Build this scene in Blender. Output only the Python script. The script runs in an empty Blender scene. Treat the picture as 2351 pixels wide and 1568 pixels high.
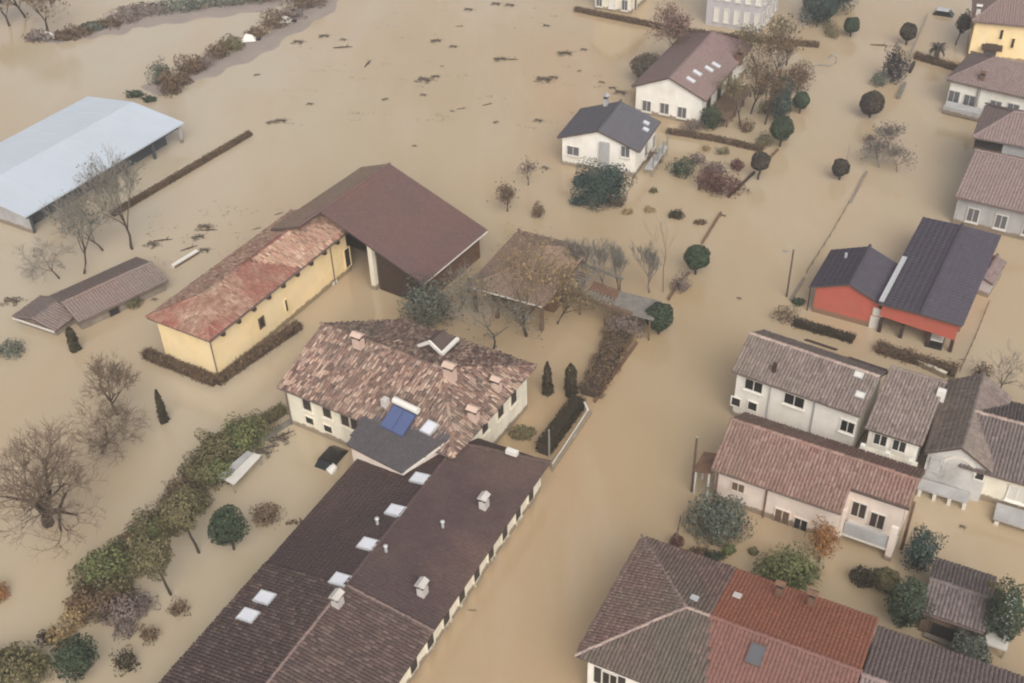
import bpy, math, random
import numpy as np
from mathutils import Matrix, Vector

rng = np.random.default_rng(7)
random.seed(7)
scene = bpy.context.scene
COL = scene.collection

# ------------------------------------------------------------------ camera
CX, CY, FPX, CAMH = 1175.5, 784.0, 2600.0, 60.0          # survey frame 2351 x 1568
_n = np.array([1290 - CX, 4150 - CY, FPX]); _n /= np.linalg.norm(_n)
_zc = np.array([0, 0, 1.0]); _fw = _zc - _n * _zc.dot(_n); _fw /= np.linalg.norm(_fw)
_rt = np.cross(_fw, -_n)
RW = np.array([_rt, _fw, -_n])                            # camera axes -> world
cam_d = bpy.data.cameras.new('camera')
cam_d.sensor_width = 36.0
cam_d.lens = 36.0 * FPX / 2351.0
cam_d.clip_end = 9000
cam = bpy.data.objects.new('camera', cam_d); COL.objects.link(cam)
M = np.eye(4); M[:3, :3] = RW @ np.diag([1, -1, -1]); M[:3, 3] = (0, 0, CAMH)
cam.matrix_world = Matrix(M.tolist())
scene.camera = cam

# ------------------------------------------------------------------ light
SUN_EL, SUN_AZ = 42.0, 170.0                              # high soft sun behind the cloud
w = bpy.data.worlds.new('World'); scene.world = w; w.use_nodes = True
nt = w.node_tree; bg = nt.nodes['Background']
sky = nt.nodes.new('ShaderNodeTexSky'); sky.sky_type = 'NISHITA'; sky.sun_disc = False
sky.sun_elevation = math.radians(SUN_EL); sky.sun_rotation = math.radians(SUN_AZ)
sky.air_density = 1.0; sky.dust_density = 4.0; sky.ozone_density = 1.0
hs = nt.nodes.new('ShaderNodeHueSaturation'); hs.inputs['Saturation'].default_value = 0.16
nt.links.new(sky.outputs[0], hs.inputs['Color']); nt.links.new(hs.outputs[0], bg.inputs['Color'])
bg.inputs['Strength'].default_value = 0.10
sl = bpy.data.lights.new('sun', 'SUN'); sl.energy = 1.5; sl.angle = math.radians(60); sl.color = (1.0, 0.95, 0.88)
so = bpy.data.objects.new('sun', sl); COL.objects.link(so)
_a = math.radians(SUN_AZ); _e = math.radians(SUN_EL)
_d = Vector((math.sin(_a) * math.cos(_e), math.cos(_a) * math.cos(_e), math.sin(_e)))
so.rotation_euler = _d.to_track_quat('Z', 'Y').to_euler()
vs = scene.view_settings
vs.view_transform = 'Standard'; vs.look = 'None'; vs.gamma = 1.0; vs.use_curve_mapping = False
vs.exposure = 0.57
scene.cycles.pixel_filter_type = 'BLACKMAN_HARRIS'; scene.cycles.filter_width = 2.1
scene.cycles.max_bounces = 6

# ------------------------------------------------------------------ survey helpers
def ray(x, y):
    d = RW @ np.array([x - CX, y - CY, FPX]); return np.array([0, 0, CAMH]), d / np.linalg.norm(d)
def G(x, y, z=0.0):
    o, d = ray(x, y); return o + d * ((z - CAMH) / d[2])
def hit(px, p0, n):
    o, d = ray(*px); return o + d * ((np.asarray(p0) - o).dot(n) / d.dot(n))
def proj(p):
    c = RW.T @ (np.asarray(p, float) - np.array([0, 0, CAMH])); return CX + FPX * c[0] / c[2], CY + FPX * c[1] / c[2]
def unit(v):
    v = np.asarray(v, float); return v / np.linalg.norm(v)
UP = np.array([0, 0, 1.0])
def azv(deg):
    a = math.radians(deg); return np.array([math.cos(a), math.sin(a), 0.0])
ROAD = azv(61.6); CROSS = azv(-28.4)

# ------------------------------------------------------------------ materials
def _mat(name):
    m = bpy.data.materials.new(name); m.use_nodes = True
    t = m.node_tree; b = t.nodes['Principled BSDF']; return m, t, b
def _noise(t, scale, detail=4, rough=0.6, stretch=None):
    geo = t.nodes.new('ShaderNodeNewGeometry'); n = t.nodes.new('ShaderNodeTexNoise')
    n.inputs['Scale'].default_value = scale; n.inputs['Detail'].default_value = detail; n.inputs['Roughness'].default_value = rough
    if stretch:
        mp = t.nodes.new('ShaderNodeMapping'); mp.inputs['Scale'].default_value = stretch[:3]
        if len(stretch) > 3: mp.inputs['Rotation'].default_value = (0, 0, math.radians(stretch[3]))
        t.links.new(geo.outputs['Position'], mp.inputs['Vector']); t.links.new(mp.outputs[0], n.inputs['Vector'])
    else:
        t.links.new(geo.outputs['Position'], n.inputs['Vector'])
    return n
def _ramp(t, src, stops):
    r = t.nodes.new('ShaderNodeValToRGB'); e = r.color_ramp.elements
    while len(e) < len(stops): e.new(0.5)
    for i, (p, c) in enumerate(stops):
        e[i].position = p; e[i].color = (*c, 1) if len(c) == 3 else c
    t.links.new(src, r.inputs['Fac']); return r
def _mix(t, fac, a, b, mode='MIX'):
    m = t.nodes.new('ShaderNodeMix'); m.data_type = 'RGBA'; m.blend_type = mode
    for s, v in (('Factor', fac), ('A', a), ('B', b)):
        idx = {'Factor': 0, 'A': 6, 'B': 7}[s]
        if hasattr(v, 'node'): t.links.new(v, m.inputs[idx])
        elif idx == 0: m.inputs[0].default_value = v
        else: m.inputs[idx].default_value = (*v, 1)
    return m.outputs[2]
def plain(name, col, rough=0.8, var=0.12, scale=1.2, stain=None, stain_amt=0.35, stain_scale=0.5, spec=0.3, metal=0.0, streak=False, tide=False):
    m, t, b = _mat(name)
    n = _noise(t, scale, 5)
    lo = tuple(c * (1 - var) for c in col); hi = tuple(min(1, c * (1 + var)) for c in col)
    c = _ramp(t, n.outputs['Fac'], [(0.3, lo), (0.7, hi)]).outputs[0]
    if stain:
        n2 = _noise(t, stain_scale, 6, 0.65, (1, 1, 0.25) if streak else None)
        f = _ramp(t, n2.outputs['Fac'], [(0.45, (0, 0, 0)), (0.75, (stain_amt,) * 3)]).outputs[0]
        c = _mix(t, f, c, stain)
    if tide or streak:
        geo = t.nodes.new('ShaderNodeNewGeometry'); sx = t.nodes.new('ShaderNodeSeparateXYZ'); t.links.new(geo.outputs['Position'], sx.inputs[0])
        n4 = _noise(t, 1.6, 5, 0.7, (1, 1, 0.5)); ma = t.nodes.new('ShaderNodeMath'); ma.operation = 'MULTIPLY_ADD'; ma.inputs[1].default_value = -0.85
        t.links.new(n4.outputs['Fac'], ma.inputs[0]); t.links.new(sx.outputs['Z'], ma.inputs[2])
        f = _ramp(t, ma.outputs[0], [(0.0, (0.85, 0.85, 0.85)), (0.15, (0.0, 0.0, 0.0))]).outputs[0]
        c = _mix(t, f, c, (0.20, 0.145, 0.09))
    t.links.new(c, b.inputs['Base Color'])
    b.inputs['Roughness'].default_value = rough; b.inputs['Metallic'].default_value = metal
    b.inputs['Specular IOR Level'].default_value = spec
    return m
def tilemat(name, cols, moss=None, moss_amt=0.5, moss_scale=0.35, rough=0.85, second=None, second_scale=0.12, second_lo=0.45, second_hi=0.62, gain=1.22):
    """fired clay tiles: every tile takes its own tone; lichen and a second batch of tiles in patches"""
    m, t, b = _mat(name)
    geo = t.nodes.new('ShaderNodeNewGeometry'); oi = t.nodes.new('ShaderNodeObjectInfo')
    add = t.nodes.new('ShaderNodeMath'); add.operation = 'ADD'
    fr = t.nodes.new('ShaderNodeMath'); fr.operation = 'FRACT'
    t.links.new(geo.outputs['Random Per Island'], add.inputs[0]); t.links.new(oi.outputs['Random'], add.inputs[1])
    t.links.new(add.outputs[0], fr.inputs[0])
    cols = [tuple(min(1, q * gain) for q in c) for c in cols]; second = second and [tuple(min(1, q * gain) for q in c) for c in second]; moss = moss and tuple(q * gain for q in moss)
    k = len(cols)
    c = _ramp(t, fr.outputs[0], [((i + 0.0) / (k - 1), q) for i, q in enumerate(cols)]).outputs[0]
    if second:
        c2 = _ramp(t, fr.outputs[0], [((i + 0.0) / (len(second) - 1), q) for i, q in enumerate(second)]).outputs[0]
        n3 = _noise(t, second_scale, 4, 0.6)
        c = _mix(t, _ramp(t, n3.outputs['Fac'], [(second_lo, (0, 0, 0)), (second_hi, (1, 1, 1))]).outputs[0], c, c2)
    if moss:
        n = _noise(t, moss_scale, 7, 0.7)
        c = _mix(t, _ramp(t, n.outputs['Fac'], [(0.42, (0, 0, 0)), (0.72, (moss_amt,) * 3)]).outputs[0], c, moss)
    n2 = _noise(t, 5.0, 3)
    c = _mix(t, 0.5, c, _ramp(t, n2.outputs['Fac'], [(0.3, (0.35,) * 3), (0.7, (0.65,) * 3)]).outputs[0], 'OVERLAY')
    t.links.new(c, b.inputs['Base Color']); b.inputs['Roughness'].default_value = rough
    b.inputs['Specular IOR Level'].default_value = 0.25
    return m
def leafmat(name, cols, rough=0.7, trans=0.15):
    m, t, b = _mat(name)
    geo = t.nodes.new('ShaderNodeNewGeometry'); k = len(cols)
    c = _ramp(t, geo.outputs['Random Per Island'], [(i / (k - 1), q) for i, q in enumerate(cols)]).outputs[0]
    n = _noise(t, 0.9, 3)
    c = _mix(t, 0.6, c, _ramp(t, n.outputs['Fac'], [(0.3, (0.3,) * 3), (0.7, (0.7,) * 3)]).outputs[0], 'OVERLAY')
    t.links.new(c, b.inputs['Base Color']); b.inputs['Roughness'].default_value = rough
    b.inputs['Specular IOR Level'].default_value = 0.2
    return m

MT = {}
MT['white_wall'] = plain('white_plaster', (0.80, 0.76, 0.69), 0.85, 0.06, 1.0, (0.42, 0.36, 0.28), 0.35, 0.7, streak=True)
MT['grey_wall'] = plain('grey_plaster', (0.42, 0.41, 0.40), 0.85, 0.10, 1.0, (0.22, 0.20, 0.19), 0.6, 0.5, streak=True)
MT['cream_wall'] = plain('cream_plaster', (0.76, 0.70, 0.57), 0.85, 0.07, 1.0, (0.40, 0.33, 0.24), 0.4, 0.7, streak=True)
MT['pink_wall'] = plain('pale_pink_plaster', (0.76, 0.64, 0.55), 0.85, 0.06, 1.0, (0.42, 0.33, 0.26), 0.35, 0.7, streak=True)
MT['yellow_wall'] = plain('yellow_plaster', (0.82, 0.63, 0.35), 0.85, 0.07, 0.8, (0.80, 0.68, 0.50), 0.5, 0.4, streak=True)
MT['red_wall'] = plain('red_painted_wall', (0.47, 0.115, 0.08), 0.7, 0.07, 1.0, (0.36, 0.13, 0.08), 0.6, 0.6, tide=True)
MT['pale_trim'] = plain('pale_trim', (0.62, 0.58, 0.52), 0.7, 0.06, 2.0)
MT['dark_wood'] = plain('dark_brown_wood', (0.055, 0.035, 0.025), 0.7, 0.2, 4.0)
MT['brown_wood'] = plain('brown_wood', (0.15, 0.10, 0.065), 0.8, 0.25, 3.0)
MT['grey_wood'] = plain('weathered_grey_wood', (0.20, 0.18, 0.155), 0.85, 0.2, 2.0, (0.12, 0.11, 0.10), 0.6, 0.8)
MT['shutter'] = plain('dark_shutter_paint', (0.045, 0.035, 0.03), 0.6, 0.15, 4.0)
MT['gutter'] = plain('copper_brown_gutter', (0.14, 0.10, 0.085), 0.55, 0.15, 3.0)
MT['light_metal'] = plain('light_metal', (0.55, 0.55, 0.56), 0.45, 0.06, 3.0, metal=0.3)
MT['roof_under'] = plain('roof_deck', (0.10, 0.07, 0.06), 0.9, 0.15, 2.0)
MT['chimney'] = plain('pink_chimney_render', (0.58, 0.42, 0.34), 0.85, 0.1, 2.0, (0.3, 0.22, 0.18), 0.5, 1.0)
MT['pale_chimney'] = plain('pale_chimney_render', (0.55, 0.51, 0.47), 0.85, 0.1, 2.0, (0.28, 0.24, 0.22), 0.5, 1.0)
MT['near_black'] = plain('near_black', (0.03, 0.026, 0.024), 0.9)  # flat near black; in doorways, windows and loggia it paints the dark inside
MT['skylight'] = plain('skylight_glass', (0.66, 0.66, 0.70), 0.35, 0.04, 2.0, spec=0.5)
MT['stone'] = plain('old_stone', (0.25, 0.21, 0.17), 0.9, 0.2, 2.0, (0.13, 0.10, 0.07), 0.6, 0.6)
MT['terracotta_wall'] = plain('brown_low_wall', (0.17, 0.095, 0.06), 0.9, 0.25, 2.0, (0.10, 0.06, 0.035), 0.6, 0.9)
MT['pole_wood'] = plain('creosoted_pole', (0.11, 0.075, 0.05), 0.85, 0.2, 5.0)
MT['grey_pole'] = plain('galvanised_pole', (0.30, 0.29, 0.26), 0.5, 0.1, 5.0, metal=0.3)
MT['bark'] = plain('bark', (0.06, 0.042, 0.03), 0.9, 0.3, 5.0)
MT['bark_grey'] = plain('grey_bark', (0.16, 0.13, 0.105), 0.9, 0.25, 5.0)
MT['twig_brown'] = plain('brown_twigs', (0.20, 0.145, 0.10), 0.9, 0.3, 1.0)
MT['twig_grey'] = plain('grey_twigs', (0.23, 0.205, 0.17), 0.9, 0.25, 1.0)
MT['car_black'] = plain('black_car_paint', (0.016, 0.014, 0.014), 0.25, 0.1, 2.0, spec=0.5)
MT['car_white'] = plain('white_car_paint', (0.62, 0.58, 0.52), 0.3, 0.05, 2.0, spec=0.5)
MT['plastic_white'] = plain('white_plastic', (0.72, 0.68, 0.62), 0.45, 0.04, 2.0)
MT['metal_roof'] = plain('pale_sheet_metal', (0.50, 0.545, 0.605), 0.5, 0.025, 0.25, (0.43, 0.45, 0.49), 0.4, 0.15, spec=0.4)
MT['dark_panel'] = plain('dark_roof_panel', (0.05, 0.038, 0.034), 0.5, 0.15, 1.0)
def glassmat(name, col, rough=0.12):
    m, t, b = _mat(name)
    b.inputs['Base Color'].default_value = (*col, 1); b.inputs['Roughness'].default_value = rough
    b.inputs['Specular IOR Level'].default_value = 0.5
    return m
MT['glass'] = glassmat('dark_window_glass', (0.018, 0.018, 0.018))
MT['glass_grey'] = glassmat('grey_window_glass', (0.12, 0.12, 0.13), 0.2)
MT['solar'] = glassmat('solar_glass', (0.085, 0.11, 0.22), 0.18)

# tile palettes
T_FARM = tilemat('old_mottled_tiles', [(0.085, 0.058, 0.048), (0.22, 0.125, 0.095), (0.15, 0.09, 0.074), (0.38, 0.255, 0.19), (0.105, 0.07, 0.06), (0.27, 0.165, 0.13), (0.44, 0.32, 0.245), (0.12, 0.078, 0.068)],
                 (0.145, 0.13, 0.10), 0.55, 0.2, gain=1.16)
T_YEL = tilemat('red_orange_tiles', [(0.27, 0.102, 0.074), (0.21, 0.082, 0.062), (0.30, 0.122, 0.09), (0.23, 0.092, 0.07), (0.35, 0.18, 0.135), (0.18, 0.076, 0.06)],
                 (0.17, 0.11, 0.08), 0.5, 0.4, second=[(0.22, 0.12, 0.085), (0.42, 0.27, 0.19), (0.17, 0.10, 0.075), (0.50, 0.36, 0.27), (0.30, 0.18, 0.13), (0.46, 0.31, 0.22)], second_scale=0.14, second_lo=0.47, second_hi=0.60, gain=1.1)
T_YELM = tilemat('straw_mottled_tiles', [(0.22, 0.12, 0.085), (0.42, 0.27, 0.19), (0.17, 0.10, 0.075), (0.48, 0.34, 0.25), (0.30, 0.17, 0.125), (0.40, 0.24, 0.17), (0.24, 0.11, 0.08)], (0.28, 0.20, 0.15), 0.5, 0.3)
T_CAP = tilemat('pale_ridge_tiles', [(0.27, 0.20, 0.17), (0.33, 0.25, 0.215), (0.22, 0.16, 0.14)], (0.2, 0.15, 0.12), 0.5, 0.5)
T_CAPD = tilemat('plum_ridge_tiles', [(0.15, 0.105, 0.092), (0.18, 0.125, 0.11), (0.13, 0.092, 0.082)], (0.12, 0.09, 0.08), 0.5, 0.5)
T_BARN = tilemat('reddish_brown_tiles', [(0.150, 0.082, 0.070), (0.135, 0.076, 0.066), (0.162, 0.087, 0.074), (0.142, 0.079, 0.068)], (0.105, 0.082, 0.080), 0.75, 0.10, second=[(0.13, 0.076, 0.074), (0.145, 0.084, 0.08)], second_scale=0.06, second_lo=.42, second_hi=.60, gain=1.0)
T_ANNEX = tilemat('dark_slate_tiles', [(0.066, 0.058, 0.062), (0.072, 0.063, 0.067), (0.06, 0.053, 0.058)], (0.07, 0.066, 0.066), 0.6, 0.2)
T_LONG = tilemat('dark_plum_tiles', [(0.070, 0.044, 0.044), (0.076, 0.048, 0.047), (0.066, 0.042, 0.043), (0.081, 0.052, 0.051)], (0.078, 0.058, 0.048), 0.6, 0.16, second=[(0.105, 0.066, 0.058), (0.125, 0.075, 0.062)], second_scale=0.10, gain=1.02)
T_LONGB = tilemat('old_plum_red_tiles', [(0.10, 0.065, 0.058), (0.13, 0.083, 0.073), (0.11, 0.07, 0.063), (0.20, 0.135, 0.115), (0.09, 0.062, 0.057)], (0.09, 0.07, 0.062), 0.6, 0.3, gain=.80)
T_SLATE = tilemat('slate_grey_tiles', [(0.085, 0.078, 0.092), (0.095, 0.086, 0.10), (0.078, 0.074, 0.088)], (0.10, 0.105, 0.11), 0.7, 0.1)
T_RED2 = tilemat('blue_grey_sheet_tiles', [(0.062, 0.052, 0.068), (0.068, 0.057, 0.074), (0.058, 0.049, 0.065)], (0.066, 0.062, 0.074), 0.5, 0.1)
T_TERR = tilemat('grey_brown_tiles', [(0.155, 0.118, 0.105), (0.19, 0.15, 0.135), (0.135, 0.10, 0.092), (0.22, 0.175, 0.155), (0.16, 0.125, 0.11)], (0.16, 0.135, 0.10), 0.6, 0.2)
T_PINK = tilemat('faded_pink_brown_tiles', [(0.225, 0.13, 0.105), (0.27, 0.165, 0.135), (0.20, 0.115, 0.092), (0.30, 0.195, 0.16), (0.235, 0.14, 0.115)], (0.17, 0.125, 0.09), 0.75, 0.22, second=[(0.24, 0.115, 0.09), (0.21, 0.10, 0.08)], second_scale=0.08, second_lo=0.52, second_hi=0.66, gain=1.04)
T_BR = tilemat('brown_hip_tiles', [(0.19, 0.115, 0.098), (0.15, 0.095, 0.08), (0.22, 0.14, 0.118), (0.17, 0.105, 0.088), (0.25, 0.165, 0.14)], (0.14, 0.125, 0.095), 0.75, 0.16)
T_BRRED2 = tilemat('shade_toned_red_tiles', [(0.21, 0.10, 0.08), (0.23, 0.11, 0.088), (0.19, 0.092, 0.075), (0.22, 0.105, 0.082)], (0.19, 0.11, 0.095), 0.8, 0.2, gain=.92)  # front slope's lesser light is put into this duller copy of the red
T_BRMOSS = tilemat('mossy_brown_tiles', [(0.15, 0.105, 0.09), (0.12, 0.088, 0.076), (0.17, 0.12, 0.10), (0.135, 0.095, 0.083), (0.20, 0.14, 0.12)], (0.115, 0.105, 0.08), 0.85, 0.18, gain=.9)
T_BRRED = tilemat('new_red_tiles', [(0.30, 0.112, 0.066), (0.32, 0.122, 0.072), (0.28, 0.104, 0.062), (0.305, 0.116, 0.068)], (0.28, 0.115, 0.08), 0.6, 0.2, gain=1.15)
T_TAN = tilemat('tan_brown_tiles', [(0.23, 0.155, 0.115), (0.26, 0.18, 0.135), (0.21, 0.14, 0.105), (0.24, 0.165, 0.125)], (0.22, 0.17, 0.12), 0.6, 0.15)
T_MAUVE = tilemat('mauve_brown_tiles', [(0.185, 0.135, 0.125), (0.205, 0.15, 0.14), (0.17, 0.125, 0.117)], (0.19, 0.145, 0.125), 0.5, 0.1)
T_W2 = tilemat('plum_brown_tiles', [(0.185, 0.125, 0.118), (0.20, 0.135, 0.128), (0.17, 0.118, 0.11)], (0.20, 0.15, 0.125), 0.6, 0.1)
T_SHED = tilemat('weathered_grey_tiles', [(0.17, 0.14, 0.122), (0.155, 0.125, 0.11), (0.18, 0.148, 0.13)], (0.21, 0.125, 0.11), 0.6, 0.15)
T_DK = tilemat('dark_brown_grey_tiles', [(0.115, 0.09, 0.085), (0.14, 0.11, 0.105), (0.10, 0.08, 0.075), (0.165, 0.13, 0.122)], (0.13, 0.11, 0.09), 0.5, 0.3)

L_BALL = leafmat('dark_clipped_leaves', [(0.027, 0.04, 0.021), (0.056, 0.075, 0.041), (0.037, 0.053, 0.03), (0.075, 0.094, 0.056)])
L_BROWNBALL = leafmat('brown_clipped_leaves', [(0.04, 0.034, 0.024), (0.075, 0.06, 0.045), (0.05, 0.042, 0.03)])
L_FIR = leafmat('blue_green_needles', [(0.026, 0.042, 0.036), (0.058, 0.085, 0.072), (0.039, 0.058, 0.048)])
L_OLIVE = leafmat('olive_leaves', [(0.119, 0.1, 0.048), (0.181, 0.152, 0.073), (0.1, 0.09, 0.043), (0.206, 0.169, 0.09)])
L_GREEN = leafmat('fresh_green_leaves', [(0.125, 0.106, 0.05), (0.085, 0.106, 0.037), (0.15, 0.169, 0.062), (0.188, 0.2, 0.085), (0.106, 0.106, 0.045)])
L_GREYG = leafmat('grey_green_leaves', [(0.06, 0.07, 0.05), (0.12, 0.132, 0.102), (0.084, 0.094, 0.066), (0.18, 0.186, 0.15)])
L_BROWN = leafmat('dry_brown_leaves', [(0.084, 0.054, 0.031), (0.156, 0.102, 0.06), (0.12, 0.074, 0.042), (0.204, 0.138, 0.084)])
L_RED = leafmat('red_brown_leaves', [(0.085, 0.038, 0.032), (0.14, 0.07, 0.055), (0.11, 0.05, 0.042)])
L_ORANGE = leafmat('orange_autumn_leaves', [(0.25, 0.105, 0.03), (0.33, 0.16, 0.06), (0.20, 0.09, 0.03)])
L_YELLOW = leafmat('yellow_brown_leaves', [(0.27, 0.18, 0.08), (0.34, 0.24, 0.12), (0.22, 0.145, 0.065)])
L_CYP = leafmat('cypress_leaves', [(0.028, 0.021, 0.011), (0.05, 0.04, 0.02), (0.036, 0.03, 0.015)])
L_PLUM = leafmat('grey_plum_leaves', [(0.14, 0.105, 0.092), (0.20, 0.155, 0.135), (0.17, 0.125, 0.11)])

# ------------------------------------------------------------------ mesh helpers
class MB:
    def __init__(s): s.v = []; s.f = []
    def add(s, V, F):
        k = len(s.v); s.v += [tuple(map(float, p)) for p in V]; s.f += [tuple(i + k for i in f) for f in F]
    def box(s, c, x, y, z, ax=None, ay=None, az=None):
        """box from centre and full sizes along given axes"""
        c = np.asarray(c, float)
        ax = np.array([1, 0, 0.]) if ax is None else ax
        ay = np.array([0, 1, 0.]) if ay is None else ay
        az = UP if az is None else az
        P = [c + ax * x * i / 2 + ay * y * j / 2 + az * z * k / 2 for k in (-1, 1) for i, j in ((-1, -1), (1, -1), (1, 1), (-1, 1))]
        s.add(P, [(3, 2, 1, 0), (4, 5, 6, 7), (0, 1, 5, 4), (1, 2, 6, 5), (2, 3, 7, 6), (3, 0, 4, 7)])
    def tube(s, pts, rad, n=6, cap=True):
        pts = [np.asarray(p, float) for p in pts]; rad = [rad] * len(pts) if np.isscalar(rad) else rad
        V = []; F = []
        for i, p in enumerate(pts):
            d = unit(pts[min(i + 1, len(pts) - 1)] - pts[max(i - 1, 0)])
            a = unit(np.cross(d, UP if abs(d[2]) < 0.9 else np.array([1, 0, 0]))); b = np.cross(d, a)
            V += [p + rad[i] * (a * math.cos(t) + b * math.sin(t)) for t in [2 * math.pi * j / n for j in range(n)]]
        for i in range(len(pts) - 1):
            F += [(i * n + j, i * n + (j + 1) % n, (i + 1) * n + (j + 1) % n, (i + 1) * n + j) for j in range(n)]
        if cap: F += [tuple(range(n - 1, -1, -1)), tuple(range((len(pts) - 1) * n, len(pts) * n))]
        s.add(V, F)
    def prism(s, poly, z0, z1):
        n = len(poly); P = [(p[0], p[1], z0) for p in poly] + [(p[0], p[1], z1) for p in poly]
        s.add(P, [tuple(range(n - 1, -1, -1)), tuple(range(n, 2 * n))] + [(i, (i + 1) % n, n + (i + 1) % n, n + i) for i in range(n)])

def mesh_np(name, V, F):
    """V (n,3), F (m,k) constant k"""
    me = bpy.data.meshes.new(name); V = np.asarray(V, np.float32); F = np.asarray(F, np.int32); m, k = F.shape
    me.vertices.add(len(V)); me.vertices.foreach_set('co', V.ravel())
    me.loops.add(m * k); me.loops.foreach_set('vertex_index', F.ravel())
    me.polygons.add(m); me.polygons.foreach_set('loop_start', np.arange(0, m * k, k, dtype=np.int32))
    try: me.polygons.foreach_set('loop_total', np.full(m, k, dtype=np.int32))
    except Exception: pass
    me.update(calc_edges=True); return me

def tag(o, label=None, cat=None, group=None, kind=None):
    if label: o['label'] = label
    if cat: o['category'] = cat
    if group: o['group'] = group
    if kind: o['kind'] = kind
    return o
def empty(name, loc, label=None, cat=None, group=None):
    o = bpy.data.objects.new(name, None); COL.objects.link(o); o.location = [float(q) for q in loc]; o.empty_display_size = 0.3
    return tag(o, label, cat, group)
def root_of(o):
    while o.parent: o = o.parent
    return o
def link(name, me, mat, parent=None, loc=None):
    o = bpy.data.objects.new(name, me); COL.objects.link(o)
    if mat is not None and not me.materials: me.materials.append(mat)
    if parent is not None: o.parent = parent
    if loc is not None: o.location = [float(q) for q in loc]
    return o
def build(name, mb, mat, parent=None, base=None, kind=None):
    """mesh given in world coordinates; stored relative to its thing"""
    r = np.array(root_of(parent).location) if parent is not None else np.zeros(3)
    if parent is None and base is not None: r = np.asarray(base, float)
    me = bpy.data.meshes.new(name)
    me.from_pydata([tuple(np.asarray(p) - r) for p in mb.v], [], mb.f); me.update()
    o = link(name, me, mat, parent, r if parent is None else None)
    if kind: o['kind'] = kind
    return o
def build_np(name, V, F, mat, parent=None, kind=None):
    r = np.array(root_of(parent).location) if parent is not None else np.zeros(3)
    o = link(name, mesh_np(name, np.asarray(V) - r, F), mat, parent)
    if kind: o['kind'] = kind
    return o
def copy_thing(o, loc, rz=None, sc=None, label=None, group=None):
    c = o.copy(); COL.objects.link(c); c.location = [float(q) for q in loc]
    if rz is not None: c.rotation_euler = (0, 0, rz)
    if sc is not None: c.scale = (sc, sc, sc)
    for ch in list(o.children):
        d = ch.copy(); COL.objects.link(d); d.parent = c
        for g in list(ch.children):
            e = g.copy(); COL.objects.link(e); e.parent = d
    if label: c['label'] = label
    if group: c['group'] = group
    return c

# ------------------------------------------------------------------ roofs
def tile_base(wd, ln, h, lift=0.03):
    xs = np.array([-0.5, -0.26, 0.26, 0.5]) * wd; zs = np.array([0, h, h, 0])
    top = np.stack([xs * 0.9, np.zeros(4), zs * 0.85], 1); bot = np.stack([xs, np.full(4, ln), zs + lift], 1)
    V = np.concatenate([top, bot]); F = np.array([[0, 1, 5, 4], [1, 2, 6, 5], [2, 3, 7, 6], [4, 5, 6, 7]])
    return V, F
def inside(P, poly):
    x, y = P[:, 0], P[:, 1]; r = np.zeros(len(P), bool); n = len(poly)
    for i in range(n):
        x1, y1 = poly[i]; x2, y2 = poly[(i + 1) % n]
        if abs(y2 - y1) < 1e-9: continue
        c = ((y1 > y) != (y2 > y)) & (x < (x2 - x1) * (y - y1) / (y2 - y1) + x1); r ^= c
    return r
def tile_frames(poly3, wd, step):
    P = np.asarray(poly3, float); n = unit(np.cross(P[1] - P[0], P[2] - P[0]))
    if n[2] < 0: n = -n
    d = -UP + n * n[2]; d = unit(d); e = unit(np.cross(d, n))
    q = np.stack([(P - P[0]) @ e, (P - P[0]) @ d], 1)
    x0, y0 = q.min(0); x1, y1 = q.max(0)
    nx = max(1, int(round((x1 - x0) / wd))); sx = (x1 - x0) / nx
    ny = max(1, int(round((y1 - y0) / step))); sy = (y1 - y0) / ny
    X, Y = np.meshgrid(x0 + (np.arange(nx) + 0.5) * sx, y0 + np.arange(ny) * sy)
    c = np.stack([X.ravel(), Y.ravel() + sy * 0.5], 1); ok = inside(c, q)
    c = c[ok]; org = P[0] + c[:, :1] * e + (c[:, 1:] - sy * 0.55) * d + n * 0.012
    return org, e, d, n
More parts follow.
